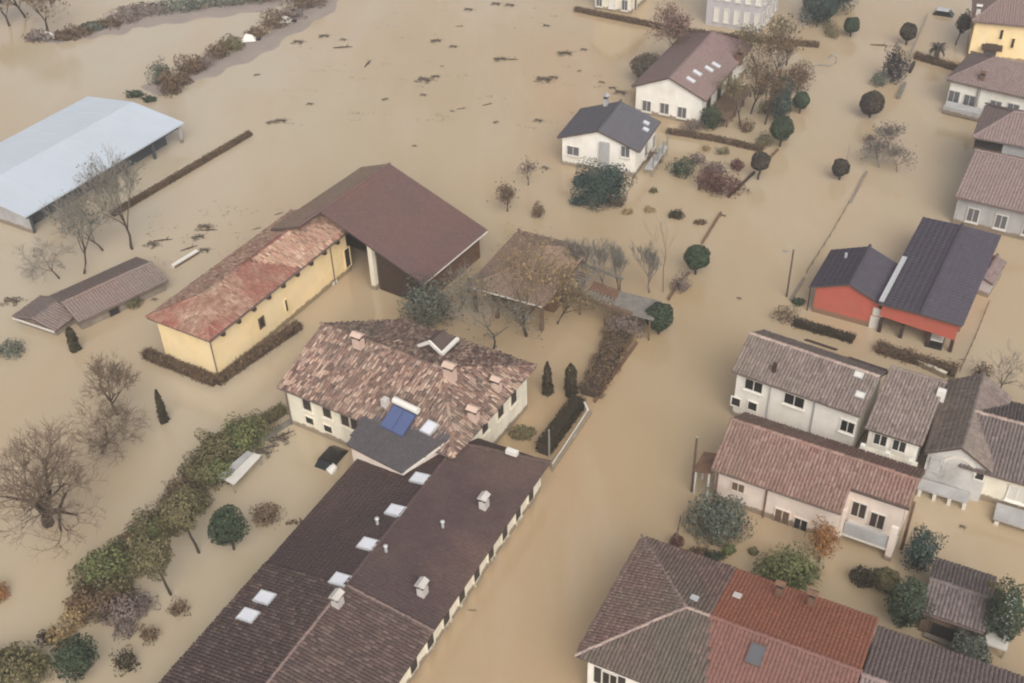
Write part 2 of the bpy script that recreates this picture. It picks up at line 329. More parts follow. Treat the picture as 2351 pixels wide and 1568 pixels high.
def add_tiles(roof, polys3, mat, wd=0.24, step=0.36, h=None, keep=0, jit=1.0, lift=0.03):
    h = wd * 0.30 if h is None else h
    lift = 0.014 if h < 0.055 else lift
    B, F = tile_base(wd * 0.96, step * 1.22, h, lift)
    O = []; A = []
    for p in polys3:
        org, e, d, n = tile_frames(p, wd, step)
        O.append(org); A.append(np.repeat(np.stack([e, d, n])[None], len(org), 0))
    O = np.concatenate(O); A = np.concatenate(A); N = len(O)
    O = O + A[:, 1] * rng.normal(0, 0.018 * jit, (N, 1)) + A[:, 2] * np.abs(rng.normal(0, 0.012 * jit, (N, 1)))
    th = rng.normal(0, 0.035 * jit, N); c, s = np.cos(th)[:, None], np.sin(th)[:, None]
    E = A[:, 0] * c + A[:, 1] * s; D = A[:, 1] * c - A[:, 0] * s
    solo = np.zeros(N, bool)
    if keep:
        dist = np.linalg.norm(O - np.array([0, 0, CAMH]), axis=1)
        q = (O - np.array([0, 0, CAMH])) @ RW; px = CX + FPX * q[:, 0] / q[:, 2]; py = CY + FPX * q[:, 1] / q[:, 2]
        vis = (px > 5) & (px < 2346) & (py > 5) & (py < 1563) & (np.einsum('ij,ij->i', A[:, 2], np.array([0, 0, CAMH]) - O) > 0)
        size = np.einsum('ij,ij->i', A[:, 2], np.array([0, 0, CAMH]) - O) / dist ** 3
        size[~vis] = -1; solo[np.argsort(-size)[:keep]] = True; solo &= vis
    r = np.array(root_of(roof).location)
    if solo.any():
        me = mesh_np('roof_tile', B, F); me.materials.append(mat)
        for i in np.nonzero(solo)[0]:
            o = bpy.data.objects.new('roof_tile', me); COL.objects.link(o); o.parent = roof
            m = np.eye(4); m[:3, 0] = E[i]; m[:3, 1] = D[i]; m[:3, 2] = A[i, 2]; m[:3, 3] = O[i] - r
            o.matrix_basis = Matrix(m.tolist())
    k = ~solo
    if k.any():
        V = O[k][:, None] + B[None, :, :1] * E[k][:, None] + B[None, :, 1:2] * D[k][:, None] + B[None, :, 2:] * A[k, 2][:, None]
        FF = (np.arange(k.sum())[:, None, None] * len(B) + F[None]).reshape(-1, 4)
        build_np('roof_tiles', V.reshape(-1, 3), FF, mat, roof, 'stuff')
def add_caps(roof, lines, mat, wd=0.30, step=0.42):
    V = []; FF = []; k = 0
    B, F = tile_base(wd, step * 1.2, wd * 0.42)
    for a, b in lines:
        a = np.asarray(a, float); b = np.asarray(b, float)
        if a[2] < b[2] - 0.05: a, b = b, a
        L = np.linalg.norm(b - a); d = unit(b - a); e = unit(np.cross(d, UP)); n = np.cross(e, d)
        if n[2] < 0: n = -n
        m = max(1, int(L / step))
        for i in range(m):
            o = a + d * (i * L / m) + n * (0.05 + rng.normal(0, 0.01)) + e * rng.normal(0, 0.012)
            V.append(o + B[:, :1] * e + B[:, 1:2] * d + B[:, 2:] * n); FF.append(F + k); k += len(B)
    build_np('ridge_tiles', np.concatenate(V), np.concatenate(FF), mat, roof, 'stuff')
def slab_roof(parent, V, polys, mat, thick=0.16, name='roof'):
    V = [np.asarray(v, float) for v in V]; n = len(V); mb = MB()
    F = []; edges = {}
    for p in polys:
        nn = np.cross(V[p[1]] - V[p[0]], V[p[2]] - V[p[0]])
        p = tuple(p) if nn[2] > 0 else tuple(reversed(p))
        F.append(p); F.append(tuple(i + n for i in reversed(p)))
        for i in range(len(p)):
            edges[(p[i], p[(i + 1) % len(p)])] = 1
    for (a, b) in edges:
        if (b, a) not in edges: F.append((a, a + n, b + n, b))
    mb.add(V + [v - UP * thick for v in V], F)
    return build(name, mb, mat, parent)

# ------------------------------------------------------------------ houses
def rect3(a, b, c, z):
    A, B, C = G(*a, z), G(*b, z), G(*c, z); u = C - B; v = A - B
    lu, lv = np.linalg.norm(u), np.linalg.norm(v); u /= lu; v /= lv
    m = unit(u + v); p = np.array([-m[1], m[0], 0.0])
    if p @ u < 0: p = -p
    return B, unit(m + p), unit(m - p), lu, lv
class House: pass
def gable_house(name, label, cat, rc, ze, zr, axis='u', hip=(0, 0), f=0.5, ov=0.45, wall='white_wall', tiles=None, keep=0,
                tw=0.24, ts=0.36, th=None, group=None, jit=1.0, capmat=None, zb=-1.6, walls=True, root=None, gutter=True, gov=0.3):
    B, U, V, lu, lv = rc; B = np.array([B[0], B[1], 0.0])
    if axis == 'v': U, V, lu, lv = V, U, lv, lu
    h = House(); h.B, h.U, h.V, h.lu, h.lv, h.ze, h.zr = B, U, V, lu, lv, ze, zr
    c = B + U * lu / 2 + V * lv / 2
    h.root = root or empty(name, (c[0], c[1], 0), label, cat, group)
    def P(u, v, z): return B + U * u + V * v + UP * z
    sl = (zr - ze) / (lv * f); slb = (zr - ze) / (lv * (1 - f))
    VV = [P(0, 0, ze), P(lu, 0, ze), P(lu, lv, ze), P(0, lv, ze), P(hip[0], lv * f, zr), P(lu - hip[1], lv * f, zr)]
    polys = [(0, 1, 5, 4), (2, 3, 4, 5)]
    caps = [(4, 5)]
    if hip[0]: polys.append((3, 0, 4)); caps += [(4, 0), (4, 3)]
    if hip[1]: polys.append((1, 2, 5)); caps += [(5, 1), (5, 2)]
    h.roof = slab_roof(h.root, VV, polys, MT['roof_under'])
    h.planes = {'front': (VV[0], unit(np.cross(U, P(0, lv * f, zr) - P(0, 0, ze)))), 'back': (VV[2], unit(np.cross(U, P(0, lv * f, zr) - P(0, lv, ze))))}
    h.polys3 = [[VV[i] for i in p] for p in polys]
    if tiles: add_tiles(h.roof, h.polys3, tiles, tw, ts, th, keep, jit); add_caps(h.roof, [(VV[a], VV[b]) for a, b in caps], capmat or tiles)
    o0 = ov if hip[0] else gov; o1 = ov if hip[1] else gov
    h.walls = {'front': (P(0, ov, 0), -V, U), 'back': (P(0, lv - ov, 0), V, U), 'left': (P(o0, 0, 0), -U, V), 'right': (P(lu - o1, 0, 0), U, V)}
    if walls:
        zt = ze + sl * ov - 0.17; ztb = ze + slb * ov - 0.17; mb = MB()
        Q = [P(o0, ov, zb), P(lu - o1, ov, zb), P(lu - o1, lv - ov, zb), P(o0, lv - ov, zb), P(o0, ov, zt), P(lu - o1, ov, zt), P(lu - o1, lv - ov, ztb), P(o0, lv - ov, ztb)]
        F = [(0, 1, 5, 4), (2, 3, 7, 6)]
        if hip[0]: F.append((3, 0, 4, 7))
        else: Q.append(P(o0, lv * f, zr - 0.17)); F.append((3, 0, 4, len(Q) - 1, 7))
        if hip[1]: F.append((1, 2, 6, 5))
        else: Q.append(P(lu - o1, lv * f, zr - 0.17)); F.append((1, 2, 6, len(Q) - 1, 5))
        mb.add(Q, F); h.wall = build('wall', mb, MT[wall], h.root)
    if gutter:
        mb = MB(); mb.tube([P(0.05, -0.06, ze - 0.1), P(lu - 0.05, -0.06, ze - 0.1)], 0.075, 6); build('gutter', mb, MT['gutter'], h.root)
    return h
def opening(h, side, px=None, at=None, w=0.9, hh=1.3, frame='pale_trim', glass='glass', name='window', shutters=None, sill=True, mull=True):
    p0, n, a = h.walls[side]
    c = hit(px, p0, n) if px is not None else np.asarray(at, float)
    c = c - n * ((c - p0) @ n)
    fr = MB(); t = 0.08; d = 0.10
    P = []
    for off in (0.0, d):
        for (x, y) in ((-w / 2 - t, -hh / 2 - t), (w / 2 + t, -hh / 2 - t), (w / 2 + t, hh / 2 + t), (-w / 2 - t, hh / 2 + t), (-w / 2, -hh / 2), (w / 2, -hh / 2), (w / 2, hh / 2), (-w / 2, hh / 2)):
            P.append(c + a * x + UP * y + n * off)
    F = []
    for i in range(4):
        j = (i + 1) % 4; F += [(8 + i, 8 + j, 12 + j, 12 + i), (i, j, 8 + j, 8 + i), (4 + i, 4 + j, 12 + j, 12 + i)]
    fr.add(P, F); fo = build(name, fr, MT[frame], h.root)
    pb = MB(); pb.box(c + n * 0.015, w - 0.005, 0.025, hh - 0.005, a, n); build('pane', pb, MT[glass], fo)
    if mull and w > 0.6:
        mb = MB(); mb.box(c + n * 0.04, 0.06, 0.02, hh - 0.01, a, n); build('mullion', mb, MT[frame], fo)
    if sill:
        mb = MB(); mb.box(c - UP * (hh / 2 + t + 0.045) + n * 0.10, w + 0.3, 0.20, 0.08, a, n); build('sill', mb, MT[frame], fo)
    if shutters:
        for s in (-1, 1):
            mb = MB(); mb.box(c + a * s * (w / 2 + t + w / 4 + 0.02) + n * 0.045, w / 2, 0.05, hh + 0.1, a, n); build('shutter', mb, MT[shutters], fo)
    return fo
def roof_pt(h, px, plane='front'):
    p0, n = h.planes[plane]; n = n if n[2] > 0 else -n
    return hit(px, p0, n), n
def chimney(h, px, plane='front', w=0.75, hgt=1.1, mat='chimney', d=None, cap=True, at_base=False):
    p, n = roof_pt(h, px, plane); a = h.U; b = h.V; d = d or w * 0.8
    mb = MB(); z0, z1 = p[2] - 0.4, p[2] + hgt
    c = np.array([p[0], p[1], (z0 + z1) / 2]); mb.box(c, w, d, z1 - z0, a, b); o = build('chimney', mb, MT[mat], h.root)
    if cap:
        mb = MB(); t = np.array([p[0], p[1], z1 + 0.16])
        for i in (-1, 1):
            for j in (-1, 1): mb.box(t + a * i * (w / 2 - 0.08) + b * j * (d / 2 - 0.08), 0.13, 0.13, 0.32, a, b)
        mb.box(t, w * 0.72, d * 0.72, 0.30, a, b)
        build('chimney_vents', mb, MT['near_black'], o, kind='stuff')
        mb = MB(); top = t + UP * 0.16
        Q = [top + a * i * (w / 2 + 0.1) + b * j * (d / 2 + 0.1) for i, j in ((-1, -1), (1, -1), (1, 1), (-1, 1))] + [top + a * s * (w / 2 + 0.1) + UP * 0.22 for s in (-1, 1)]
        mb.add(Q, [(0, 1, 5, 4), (2, 3, 4, 5), (3, 0, 4), (1, 2, 5), (3, 2, 1, 0)]); build('chimney_cap', mb, MT[mat], o)
    return o
def skylight(h, px, plane='front', w=0.9, l=1.3, mat='skylight', frame='light_metal'):
    p, n = roof_pt(h, px, plane); a = h.U; d = unit(np.cross(n, a)); p = p + n * 0.13
    mb = MB(); t = 0.07; P = []
    for off in (-0.13, 0.06):
        for i, j in ((-1, -1), (1, -1), (1, 1), (-1, 1)): P.append(p + a * i * (w / 2 + t) + d * j * (l / 2 + t) + n * off)
        for i, j in ((-1, -1), (1, -1), (1, 1), (-1, 1)): P.append(p + a * i * w / 2 + d * j * l / 2 + n * off)
    F = []
    for i in range(4):
        j = (i + 1) % 4; F += [(8 + i, 8 + j, 12 + j, 12 + i), (i, j, 8 + j, 8 + i), (4 + i, 4 + j, 12 + j, 12 + i)]
    mb.add(P, F); o = build('skylight', mb, MT[frame], h.root)
    pb = MB(); pb.box(p, w - 0.004, l - 0.004, 0.05, a, d, n); build('pane', pb, MT[mat], o)
    return o
def downpipe(h, p, z1, r=0.055, mat='gutter'):
    mb = MB(); mb.tube([(p[0], p[1], -1.2), (p[0], p[1], z1)], r, 6); return build('downpipe', mb, MT[mat], h.root)
def free_house(name, label, cat, group=None, at=(0, 0)):
    h = House(); h.root = empty(name, (at[0], at[1], 0), label, cat, group); h.walls = {}; h.planes = {}; return h

# ------------------------------------------------------------------ plants
def rdirs(n, r=None):
    r = r or rng
    v = r.normal(size=(n, 3)); return v / np.linalg.norm(v, axis=1)[:, None]
def leaf_quads(C, size, asp=0.6, outward=None, r=None):
    r = r or rng; N = len(C)
    n = rdirs(N, r)
    if outward is not None: n = n * 0.75 + outward; n /= np.linalg.norm(n, axis=1)[:, None]
    t = np.cross(n, rdirs(N, r)); t /= np.linalg.norm(t, axis=1)[:, None] + 1e-9; b = np.cross(n, t)
    s = size * (0.6 + 0.8 * r.random((N, 1)))
    V = np.stack([C - t * s, C + b * s * asp, C + t * s, C - b * s * asp], 1).reshape(-1, 3)
    return V, np.arange(4 * N).reshape(-1, 4)
def lump(D, seed, amp=0.18, k=7):
    r = np.random.default_rng(seed); q = rdirs(k, r); s = r.uniform(1.5, 4.0, k); ph = r.uniform(0, 6.28, k)
    return 1 + amp * np.mean(np.sin(D @ q.T * s * 2 + ph), axis=1) * 2.2
def crown_pts(c, rad, n, seed, amp=0.18, shell=0.45, flat=1.0, zmin=-9):
    r = np.random.default_rng(seed); D = rdirs(n, r); R = lump(D, seed, amp) * (shell + (1 - shell) * r.random(n) ** 0.45)
    rad = np.asarray(rad, float) * np.ones(3)
    P = np.asarray(c) + D * R[:, None] * rad
    k = P[:, 2] > zmin
    return P[k], D[k]
def trunk_mesh(base, top, r0, r1, bend=0.08, n=6, limbs=3, crown_r=0.8, seed=0):
    r = np.random.default_rng(seed); b = np.asarray(base, float); t = np.asarray(top, float); mb = MB(); pts = []
    for i in range(5):
        k = i / 4; pts.append(b + (t - b) * k + np.array([*r.normal(0, bend, 2), 0]) * math.sin(k * math.pi))
    pts[0] = pts[0] - UP * 1.2
    mb.tube(pts, [r0 + (r1 - r0) * i / 4 for i in range(5)], n)
    for i in range(limbs):
        a = 6.283 * i / limbs + r.uniform(0, 1); d = np.array([math.cos(a), math.sin(a), r.uniform(0.5, 1.1)]) * crown_r * 0.7
        s = pts[3] + (pts[4] - pts[3]) * r.random(); mb.tube([s, s + d * 0.5 + UP * 0.08, s + d], [r1 * 0.7, r1 * 0.45, r1 * 0.2], 5)
    return mb
def round_tree(name, label, base, cz, rad, leaf, n=1500, size=0.15, cat='tree', group=None, bark='bark', amp=0.10, shell=0.5, seed=1, part='crown', off=(0, 0), tr=0.09, limbs=3):
    base = np.asarray(base, float); root = empty(name, (base[0], base[1], 0), label, cat, group)
    c = np.array([base[0] + off[0], base[1] + off[1], cz]); rr = np.asarray(rad, float) * np.ones(3)
    build('trunk', trunk_mesh(base, c - UP * rr[2] * 0.3, tr, tr * 0.65, 0.05, 6, limbs, rr[0], seed), MT[bark], root)
    P, D = crown_pts(c, rr, int(n * 2.6), seed, amp, shell, zmin=0.05)
    V, F = leaf_quads(P, size * 0.62, 0.65, D); build_np(part, V, F, leaf, root)
    return root
def bush(name, label, base, rad, leaf, n=700, size=0.14, cat='shrub', group=None, amp=0.22, shell=0.3, seed=1, cz=None, stems=True, bark='bark', extra=None):
    base = np.asarray(base, float); root = empty(name, (base[0], base[1], 0), label, cat, group); rr = np.asarray(rad, float) * np.ones(3)
    c = np.array([base[0], base[1], rr[2] * 0.55 if cz is None else cz])
    if stems:
        mb = MB(); r = np.random.default_rng(seed)
        for i in range(4):
            a = r.uniform(0, 6.28); e = c + np.array([math.cos(a) * rr[0] * 0.55, math.sin(a) * rr[1] * 0.55, rr[2] * 0.3]); s = np.array([base[0], base[1], -0.8])
            mb.tube([s, (s + e) / 2 + UP * 0.1, e], [0.06, 0.045, 0.02], 5)
        build('stem', mb, MT[bark], root)
    n = int(n * 2.3); size = size * 0.66
    P, D = crown_pts(c, rr, n, seed, amp, shell, zmin=0.02)
    if extra is not None:
        for e in extra:
            p2, d2 = crown_pts(c + np.array(e[:3]), np.array(e[3:6]), int(e[6] * 2.3), seed + 17, amp, shell, zmin=0.02); P = np.concatenate([P, p2]); D = np.concatenate([D, d2])
    V, F = leaf_quads(P, size, 0.6, D); build_np('foliage', V, F, leaf, root)
    return root
def cypress(label, base, h, r0, leaf=L_CYP, n=900, seed=1, group='narrow dark cypresses', tip=0.35):
    r = np.random.default_rng(seed); root = empty('cypress', (base[0], base[1], 0), label, 'tree', group)
    z = r.random(n) ** 1.0; prof = r0 * (1 - (1 - tip) * z ** 1.6) * np.minimum(1, (1 - z) * 6 + 0.15); a = r.uniform(0, 6.283, n)
    rr = prof * (0.6 + 0.4 * r.random(n)) * (1 + 0.12 * np.sin(a * 3 + z * 11))
    P = np.stack([base[0] + rr * np.cos(a), base[1] + rr * np.sin(a), -0.15 + z * h], 1)
    D = np.stack([np.cos(a), np.sin(a), np.full(n, 0.5)], 1); V, F = leaf_quads(P, 0.13, 0.6, D, r); build_np('foliage', V, F, leaf, root)
    mb = MB(); mb.tube([(base[0], base[1], -1.0), (base[0], base[1], h * 0.85)], [0.09, 0.03], 6); build('trunk', mb, MT['bark'], root)
    return root
def hedge(label, pts, width, z1, leaf, per=60, size=0.12, name='hedge', cat='hedge', z0=-0.3, rag=0.06, core='bark', gaps=0.0, wob=0.0, group=None):
    """clipped or ragged hedge along a line of ground points"""
    pts = [np.asarray(p, float) for p in pts]; root = empty(name, (pts[0][0], pts[0][1], 0), label, cat, group)
    P = []; D = []; core_b = MB()
    for i in range(len(pts) - 1):
        a, b = pts[i].copy(), pts[i + 1].copy(); a[2] = b[2] = 0; L = np.linalg.norm(b - a); d = unit(b - a); s = np.cross(UP, d); n = int(per * 2.6 * L * (width + 2 * z1))
        t = rng.random(n) * L; q = rng.random(n) * (width + 2 * z1)
        lw = 1 + wob * np.sin(t * 1.3 + i) + wob * np.sin(t * 3.1)
        side = np.where(q < z1, -width / 2, np.where(q > z1 + width, width / 2, q - z1 - width / 2)) * lw
        z = np.where(q < z1, q, np.where(q > z1 + width, q - z1 - width, z1)) * (1 + wob * 0.8 * np.sin(t * 2.2 + 1))
        nrm = np.where((q < z1)[:, None], -s, np.where((q > z1 + width)[:, None], s, UP))
        p = a + t[:, None] * d + side[:, None] * s + z[:, None] * UP + rng.normal(0, rag, (n, 3))
        k = (p[:, 2] > 0.0) & (rng.random(n) > gaps); P.append(p[k]); D.append(nrm[k])
        core_b.box((a + b) / 2 + UP * (z0 + z1 * 0.9) / 2, L - 0.15, width * 0.78, z1 * 0.9 - z0, d, s)
    V, F = leaf_quads(np.concatenate(P), size * .62, 0.6, np.concatenate(D)); build_np('foliage', V, F, leaf, root)
    if core: build('branches', core_b, MT[core], root, kind='stuff')
    return root
def bare_tree(label, base, hgt, spread, tr=0.2, seed=1, depth=5, kids=(3, 4), lean=(0, 0), twig='twig_brown', bark='bark', fork=0.3, cat='tree', group=None, name='bare_tree', upw=0.25, tw=0.016, leaf=None, nleaf=0, lsize=0.13, flat=0.0, biglev=1, taper=0.58, klo=0.6, khi=0.85):
    r = random.Random(seed); base = np.asarray(base, float); root = empty(name, (base[0], base[1], 0), label, cat, group)
    big = MB(); S = []; ends = []
    def grow(p, d, ln, rad, lev):
        pts = [p]; q = p; dd = d
        ns = 3
        for i in range(ns):
            dd = unit(dd + np.array([r.gauss(0, 0.16), r.gauss(0, 0.16), r.gauss(0, 0.10) + upw * 0.12]))
            q = q + dd * ln / ns; q[2] = max(q[2], 0.15); pts.append(q.copy())
        r1 = max(rad * taper, tw * 0.6); rs = [rad + (r1 - rad) * i / ns for i in range(ns + 1)]
        if lev <= biglev: big.tube(pts, rs, 6 if lev == 0 else 5)
        else:
            for i in range(ns): S.append((pts[i], pts[i + 1], rs[i], rs[i + 1]))
        if lev >= depth: ends.append(q); return
        m = r.randint(*kids)
        for j in range(m + (1 if lev == 0 else 0)):
            k = r.uniform(0.45, 1.0) if j else 1.0
            s = pts[0] + (pts[-1] - pts[0]) * k if lev else pts[-1] - (pts[-1] - pts[-2]) * r.uniform(0, 0.7)
            a = 6.283 * (j + r.random() * 0.7) / m; t1 = unit(np.cross(dd, np.array([0.3, 0.2, 1.0]) if abs(dd[2]) < 0.9 else np.array([1, 0, 0]))); t2 = np.cross(dd, t1)
            ang = r.uniform(0.35, 0.85) * spread
            nd = unit(dd * math.cos(ang) + (t1 * math.cos(a) + t2 * math.sin(a)) * math.sin(ang) + UP * upw * 0.5 - UP * flat * max(0, dd[2]))
            grow(s, nd, ln * r.uniform(0.62, 0.86), max(r1 * r.uniform(klo, khi), tw), lev + 1)
    d0 = unit(np.array([lean[0], lean[1], 1.0])); start = base - d0 * 1.0
    grow(start, d0, hgt * fork + 1.0, tr, 0)
    build('trunk', big, MT[bark], root)
    A = np.array([s[0] for s in S]); Bp = np.array([s[1] for s in S]); ra = np.array([s[2] for s in S]); rb = np.array([s[3] for s in S])
    d = Bp - A; d /= np.linalg.norm(d, axis=1)[:, None] + 1e-9; t = np.cross(d, np.array([0.31, 0.52, 0.8])); t /= np.linalg.norm(t, axis=1)[:, None] + 1e-9; b = np.cross(d, t)
    V = np.empty((len(S), 6, 3))
    for i in range(3):
        c, s = math.cos(2.094 * i), math.sin(2.094 * i); V[:, i] = A + (t * c + b * s) * ra[:, None]; V[:, 3 + i] = Bp + (t * c + b * s) * rb[:, None]
    F = np.array([[0, 1, 4, 3], [1, 2, 5, 4], [2, 0, 3, 5]]); FF = (np.arange(len(S))[:, None, None] * 6 + F[None]).reshape(-1, 4)
    build_np('crown', V.reshape(-1, 3), FF, MT[twig], root)
    if leaf is not None and nleaf:
        E = np.array(ends); k = rng.integers(0, len(E), nleaf); P = E[k] + rng.normal(0, 0.28, (nleaf, 3)); P = P[P[:, 2] > 0.1]
        V, F = leaf_quads(P, lsize); build_np('foliage', V, F, leaf, root)
    return root
def blade_bush(name, label, base, n, ln, leaf, seed=1, cat='shrub', wd=0.09, bark='bark', up=0.5):
    """arching strap leaves from one crown (palm or phormium like)"""
    r = np.random.default_rng(seed); root = empty(name, (base[0], base[1], 0), label, cat); V = []; F = []
    for i in range(n):
        a = r.uniform(0, 6.283); e = r.uniform(0.15, 1.35) if up else r.uniform(-0.2, 1.0); L = ln * r.uniform(0.6, 1.1); h = np.array([math.cos(a), math.sin(a), 0]); s = np.array([-h[1], h[0], 0]); p = np.array([*base[:2], base[2] if len(base) > 2 else 0.0]) + h * r.uniform(0, 0.12)
        for j in range(4):
            el = e - j * 0.33; q = p + (h * math.cos(el) + UP * math.sin(el)) * L / 4; w0 = wd * (1 - j / 4.2); w1 = wd * (1 - (j + 1) / 4.2); k = len(V)
            V += [p - s * w0, p + s * w0, q + s * w1, q - s * w1]; F.append((k, k + 1, k + 2, k + 3)); p = q
    V = np.array(V); V[:, 2] = np.maximum(V[:, 2], 0.03)
    build_np('foliage', V, F, leaf, root); return root

# ------------------------------------------------------------------ setting: flood water and drowned banks
def water_mat():
    m, t, b = _mat('muddy_flood_water')
    n1 = _noise(t, 0.012, 5, 0.55, (1.0, 0.55, 1, 28)); n2 = _noise(t, 0.045, 5, 0.62, (1.0, 0.5, 1, 60))
    c = _ramp(t, n1.outputs['Fac'], [(0.36, (0.385, 0.270, 0.150)), (0.5, (0.43, 0.338, 0.220)), (0.64, (0.455, 0.388, 0.288))]).outputs[0]
    c = _mix(t, _ramp(t, n2.outputs['Fac'], [(0.45, (0, 0, 0)), (0.75, (0.75, 0.75, 0.75))]).outputs[0], c, (0.45, 0.30, 0.172))
    n5 = _noise(t, 0.10, 6, 0.62, (1.0, 0.22, 1, -30))
    c = _mix(t, _ramp(t, n5.outputs['Fac'], [(0.50, (0, 0, 0)), (0.72, (0.6, 0.6, 0.6))]).outputs[0], c, (0.485, 0.392, 0.285))
    t.links.new(c, b.inputs['Base Color']); b.inputs['Roughness'].default_value = 0.07; b.inputs['IOR'].default_value = 1.38; b.inputs['Specular IOR Level'].default_value = 0.9
    nb = _noise(t, 0.55, 4, 0.55, (1.0, 1.7, 1, 20)); nb2 = _noise(t, 2.6, 3, 0.5)
    ad = t.nodes.new('ShaderNodeMath'); ad.operation = 'MULTIPLY_ADD'; ad.inputs[1].default_value = 0.22
    t.links.new(nb2.outputs['Fac'], ad.inputs[0]); t.links.new(nb.outputs['Fac'], ad.inputs[2])
    bp = t.nodes.new('ShaderNodeBump'); bp.inputs['Strength'].default_value = 0.2; bp.inputs['Distance'].default_value = 0.10
    t.links.new(ad.outputs[0], bp.inputs['Height']); t.links.new(bp.outputs[0], b.inputs['Normal'])
    return m
mb = MB(); mb.add([(-1500, -500, 0), (1500, -500, 0), (1500, 2500, 0), (-1500, 2500, 0)], [(0, 1, 2, 3)])
tag(build('water', mb, water_mat(), base=(0, 0, 0)), kind='structure')
def bank(pts, width, z, mat):
    """low swell of drowned bank, its crest just above the water"""
    V = []; F = []; pts = [np.asarray(p, float) for p in pts]; m = 9; sub = []
    for i in range(len(pts) - 1):
        for k in range(6): sub.append(pts[i] + (pts[i + 1] - pts[i]) * k / 6)
    sub.append(pts[-1])
    for i, p in enumerate(sub):
        d = unit(sub[min(i + 1, len(sub) - 1)] - sub[max(i - 1, 0)]); s = np.cross(UP, d); wdt = width * (1 + 0.25 * math.sin(i * 1.7) + 0.15 * math.sin(i * 0.9 + 1))
        end = min(1, min(i, len(sub) - 1 - i) / 3 + 0.2)
        for j in range(m):
            q = j / (m - 1) * 2 - 1; V.append(p + s * q * wdt / 2 + UP * (z * end * (1 - q * q) - 0.05 + rng.normal(0, 0.015)))
    for i in range(len(sub) - 1):
        for j in range(m - 1): a = i * m + j; F.append((a, a + 1, a + m + 1, a + m))
    mb = MB(); mb.add(V, F); return tag(build('bank', mb, mat, base=(sub[0][0], sub[0][1], 0)), kind='structure')
M_BANK = plain('silty_drowned_grass', (0.30, 0.245, 0.215), 0.95, 0.14, 0.3, (0.20, 0.175, 0.14), 0.6, 0.15)
bank([G(330, 215), G(430, 175), G(540, 135), G(640, 80), G(745, 10), G(800, -40)], 5.5, 0.14, M_BANK)
bank([G(95, 92), G(230, 70), G(330, 48), G(470, 30), G(620, 6), G(800, -30)], 6.0, 0.14, M_BANK)

# ------------------------------------------------------------------ buildings
# --- sheet metal hall
rc = rect3((199, 222), (422, 281), (55.6, 495), 2.4)
B, U, V, lu, lv = rc; 
hall = gable_house('metal_hall', 'long open hall with a pale blue-white sheet metal roof', 'hall', (B, U, V, 22.8, lv), 2.4, 3.3, 'u', ov=0.3, walls=False, gutter=False)
hall.roof.data.materials.clear(); hall.roof.data.materials.append(MT['metal_roof'])
B = hall.B
def HP(u, v, z): return B + hall.U * u + hall.V * v + UP * z
SHADE_STEEL = plain('shade_dark_steel', (0.07, 0.075, 0.085), 0.6)  # steel coloured dark to carry the shade inside the hall
mb = MB()
mb.add([HP(hall.lu - 0.5, 0.3, -1.5), HP(hall.lu - 0.5, lv - 0.3, -1.5), HP(hall.lu - 0.5, lv - 0.3, 2.2), HP(hall.lu - 0.5, lv / 2, 3.05), HP(hall.lu - 0.5, 0.3, 2.2)], [(0, 1, 2, 3, 4)])
build('wall', mb, MT['grey_wall'], hall.root)
mb = MB(); mb.add([HP(1.6, 1.7, -1.5), HP(hall.lu - 0.52, 1.7, -1.5), HP(hall.lu - 0.52, 1.7, 2.5), HP(1.6, 1.7, 2.5)], [(0, 1, 2, 3)]); build('shade_sheet', mb, SHADE_STEEL, hall.root)  # added dark sheet standing in for the shade under the long eave
for k in range(6):
    mb = MB(); p = HP(0.5 + k * (hall.lu - 1.2) / 5, 0.45, 0.35); mb.box(p, 0.28, 0.28, 3.6, hall.U, hall.V); build('post', mb, MT['grey_wall'] if k == 0 else SHADE_STEEL, hall.root)
mb = MB(); mb.box(HP(hall.lu / 2, 0.42, 2.05), hall.lu - 0.6, 0.18, 0.34, hall.U, hall.V); build('beam', mb, SHADE_STEEL, hall.root)
for k in range(1, 12):
    mb = MB(); u = k * hall.lu / 12
    for s in (0, 1):
        a = HP(u, 0.04, 2.41) if s == 0 else HP(u, lv - 0.04, 2.41); b = HP(u, lv / 2, 3.31)
        d = unit(b - a); mb.box((a + b) / 2 + UP * 0.004, 0.05, np.linalg.norm(b - a), 0.02, hall.U, d, np.cross(hall.U, d))
    build('roof_seam', mb, MT['metal_roof'], hall.roof)

# --- grey tiled garden sheds by the bare trees
rc = rect3((312, 592), (386, 643), (176, 737), 1.15)
shed = gable_house('long_shed', 'long low shed with a weathered grey-brown tiled roof, red at its far end', 'shed', rc, 1.15, 1.95, 'u', f=0.45, ov=0.3, wall='stone', tiles=T_SHED, tw=0.28, ts=0.42, th=.045, jit=.5)
opening(shed, 'front', (262, 715), w=0.9, hh=.7, glass='near_black', frame='brown_wood', name='doorway', sill=False, mull=False)
rc = rect3((98, 681), (30, 729), (127, 760), .8)
shed2 = gable_house('small_shed', 'small grey shed roof with a whitish end board, against the long shed', 'shed', rc, .85, 1.4, 'v', ov=0.25, wall='stone', tiles=T_SHED, tw=0.3, ts=0.45, gutter=False)
a, b = shed2.B + UP * .82, shed2.B + shed2.V * shed2.lv + UP * .82
mb = MB(); mb.box((a + b) / 2 - shed2.U * 0.06 - UP * 0.05, np.linalg.norm(b - a), 0.05, 0.2, shed2.V, shed2.U); build('end_board', mb, MT['pale_trim'], shed2.root)

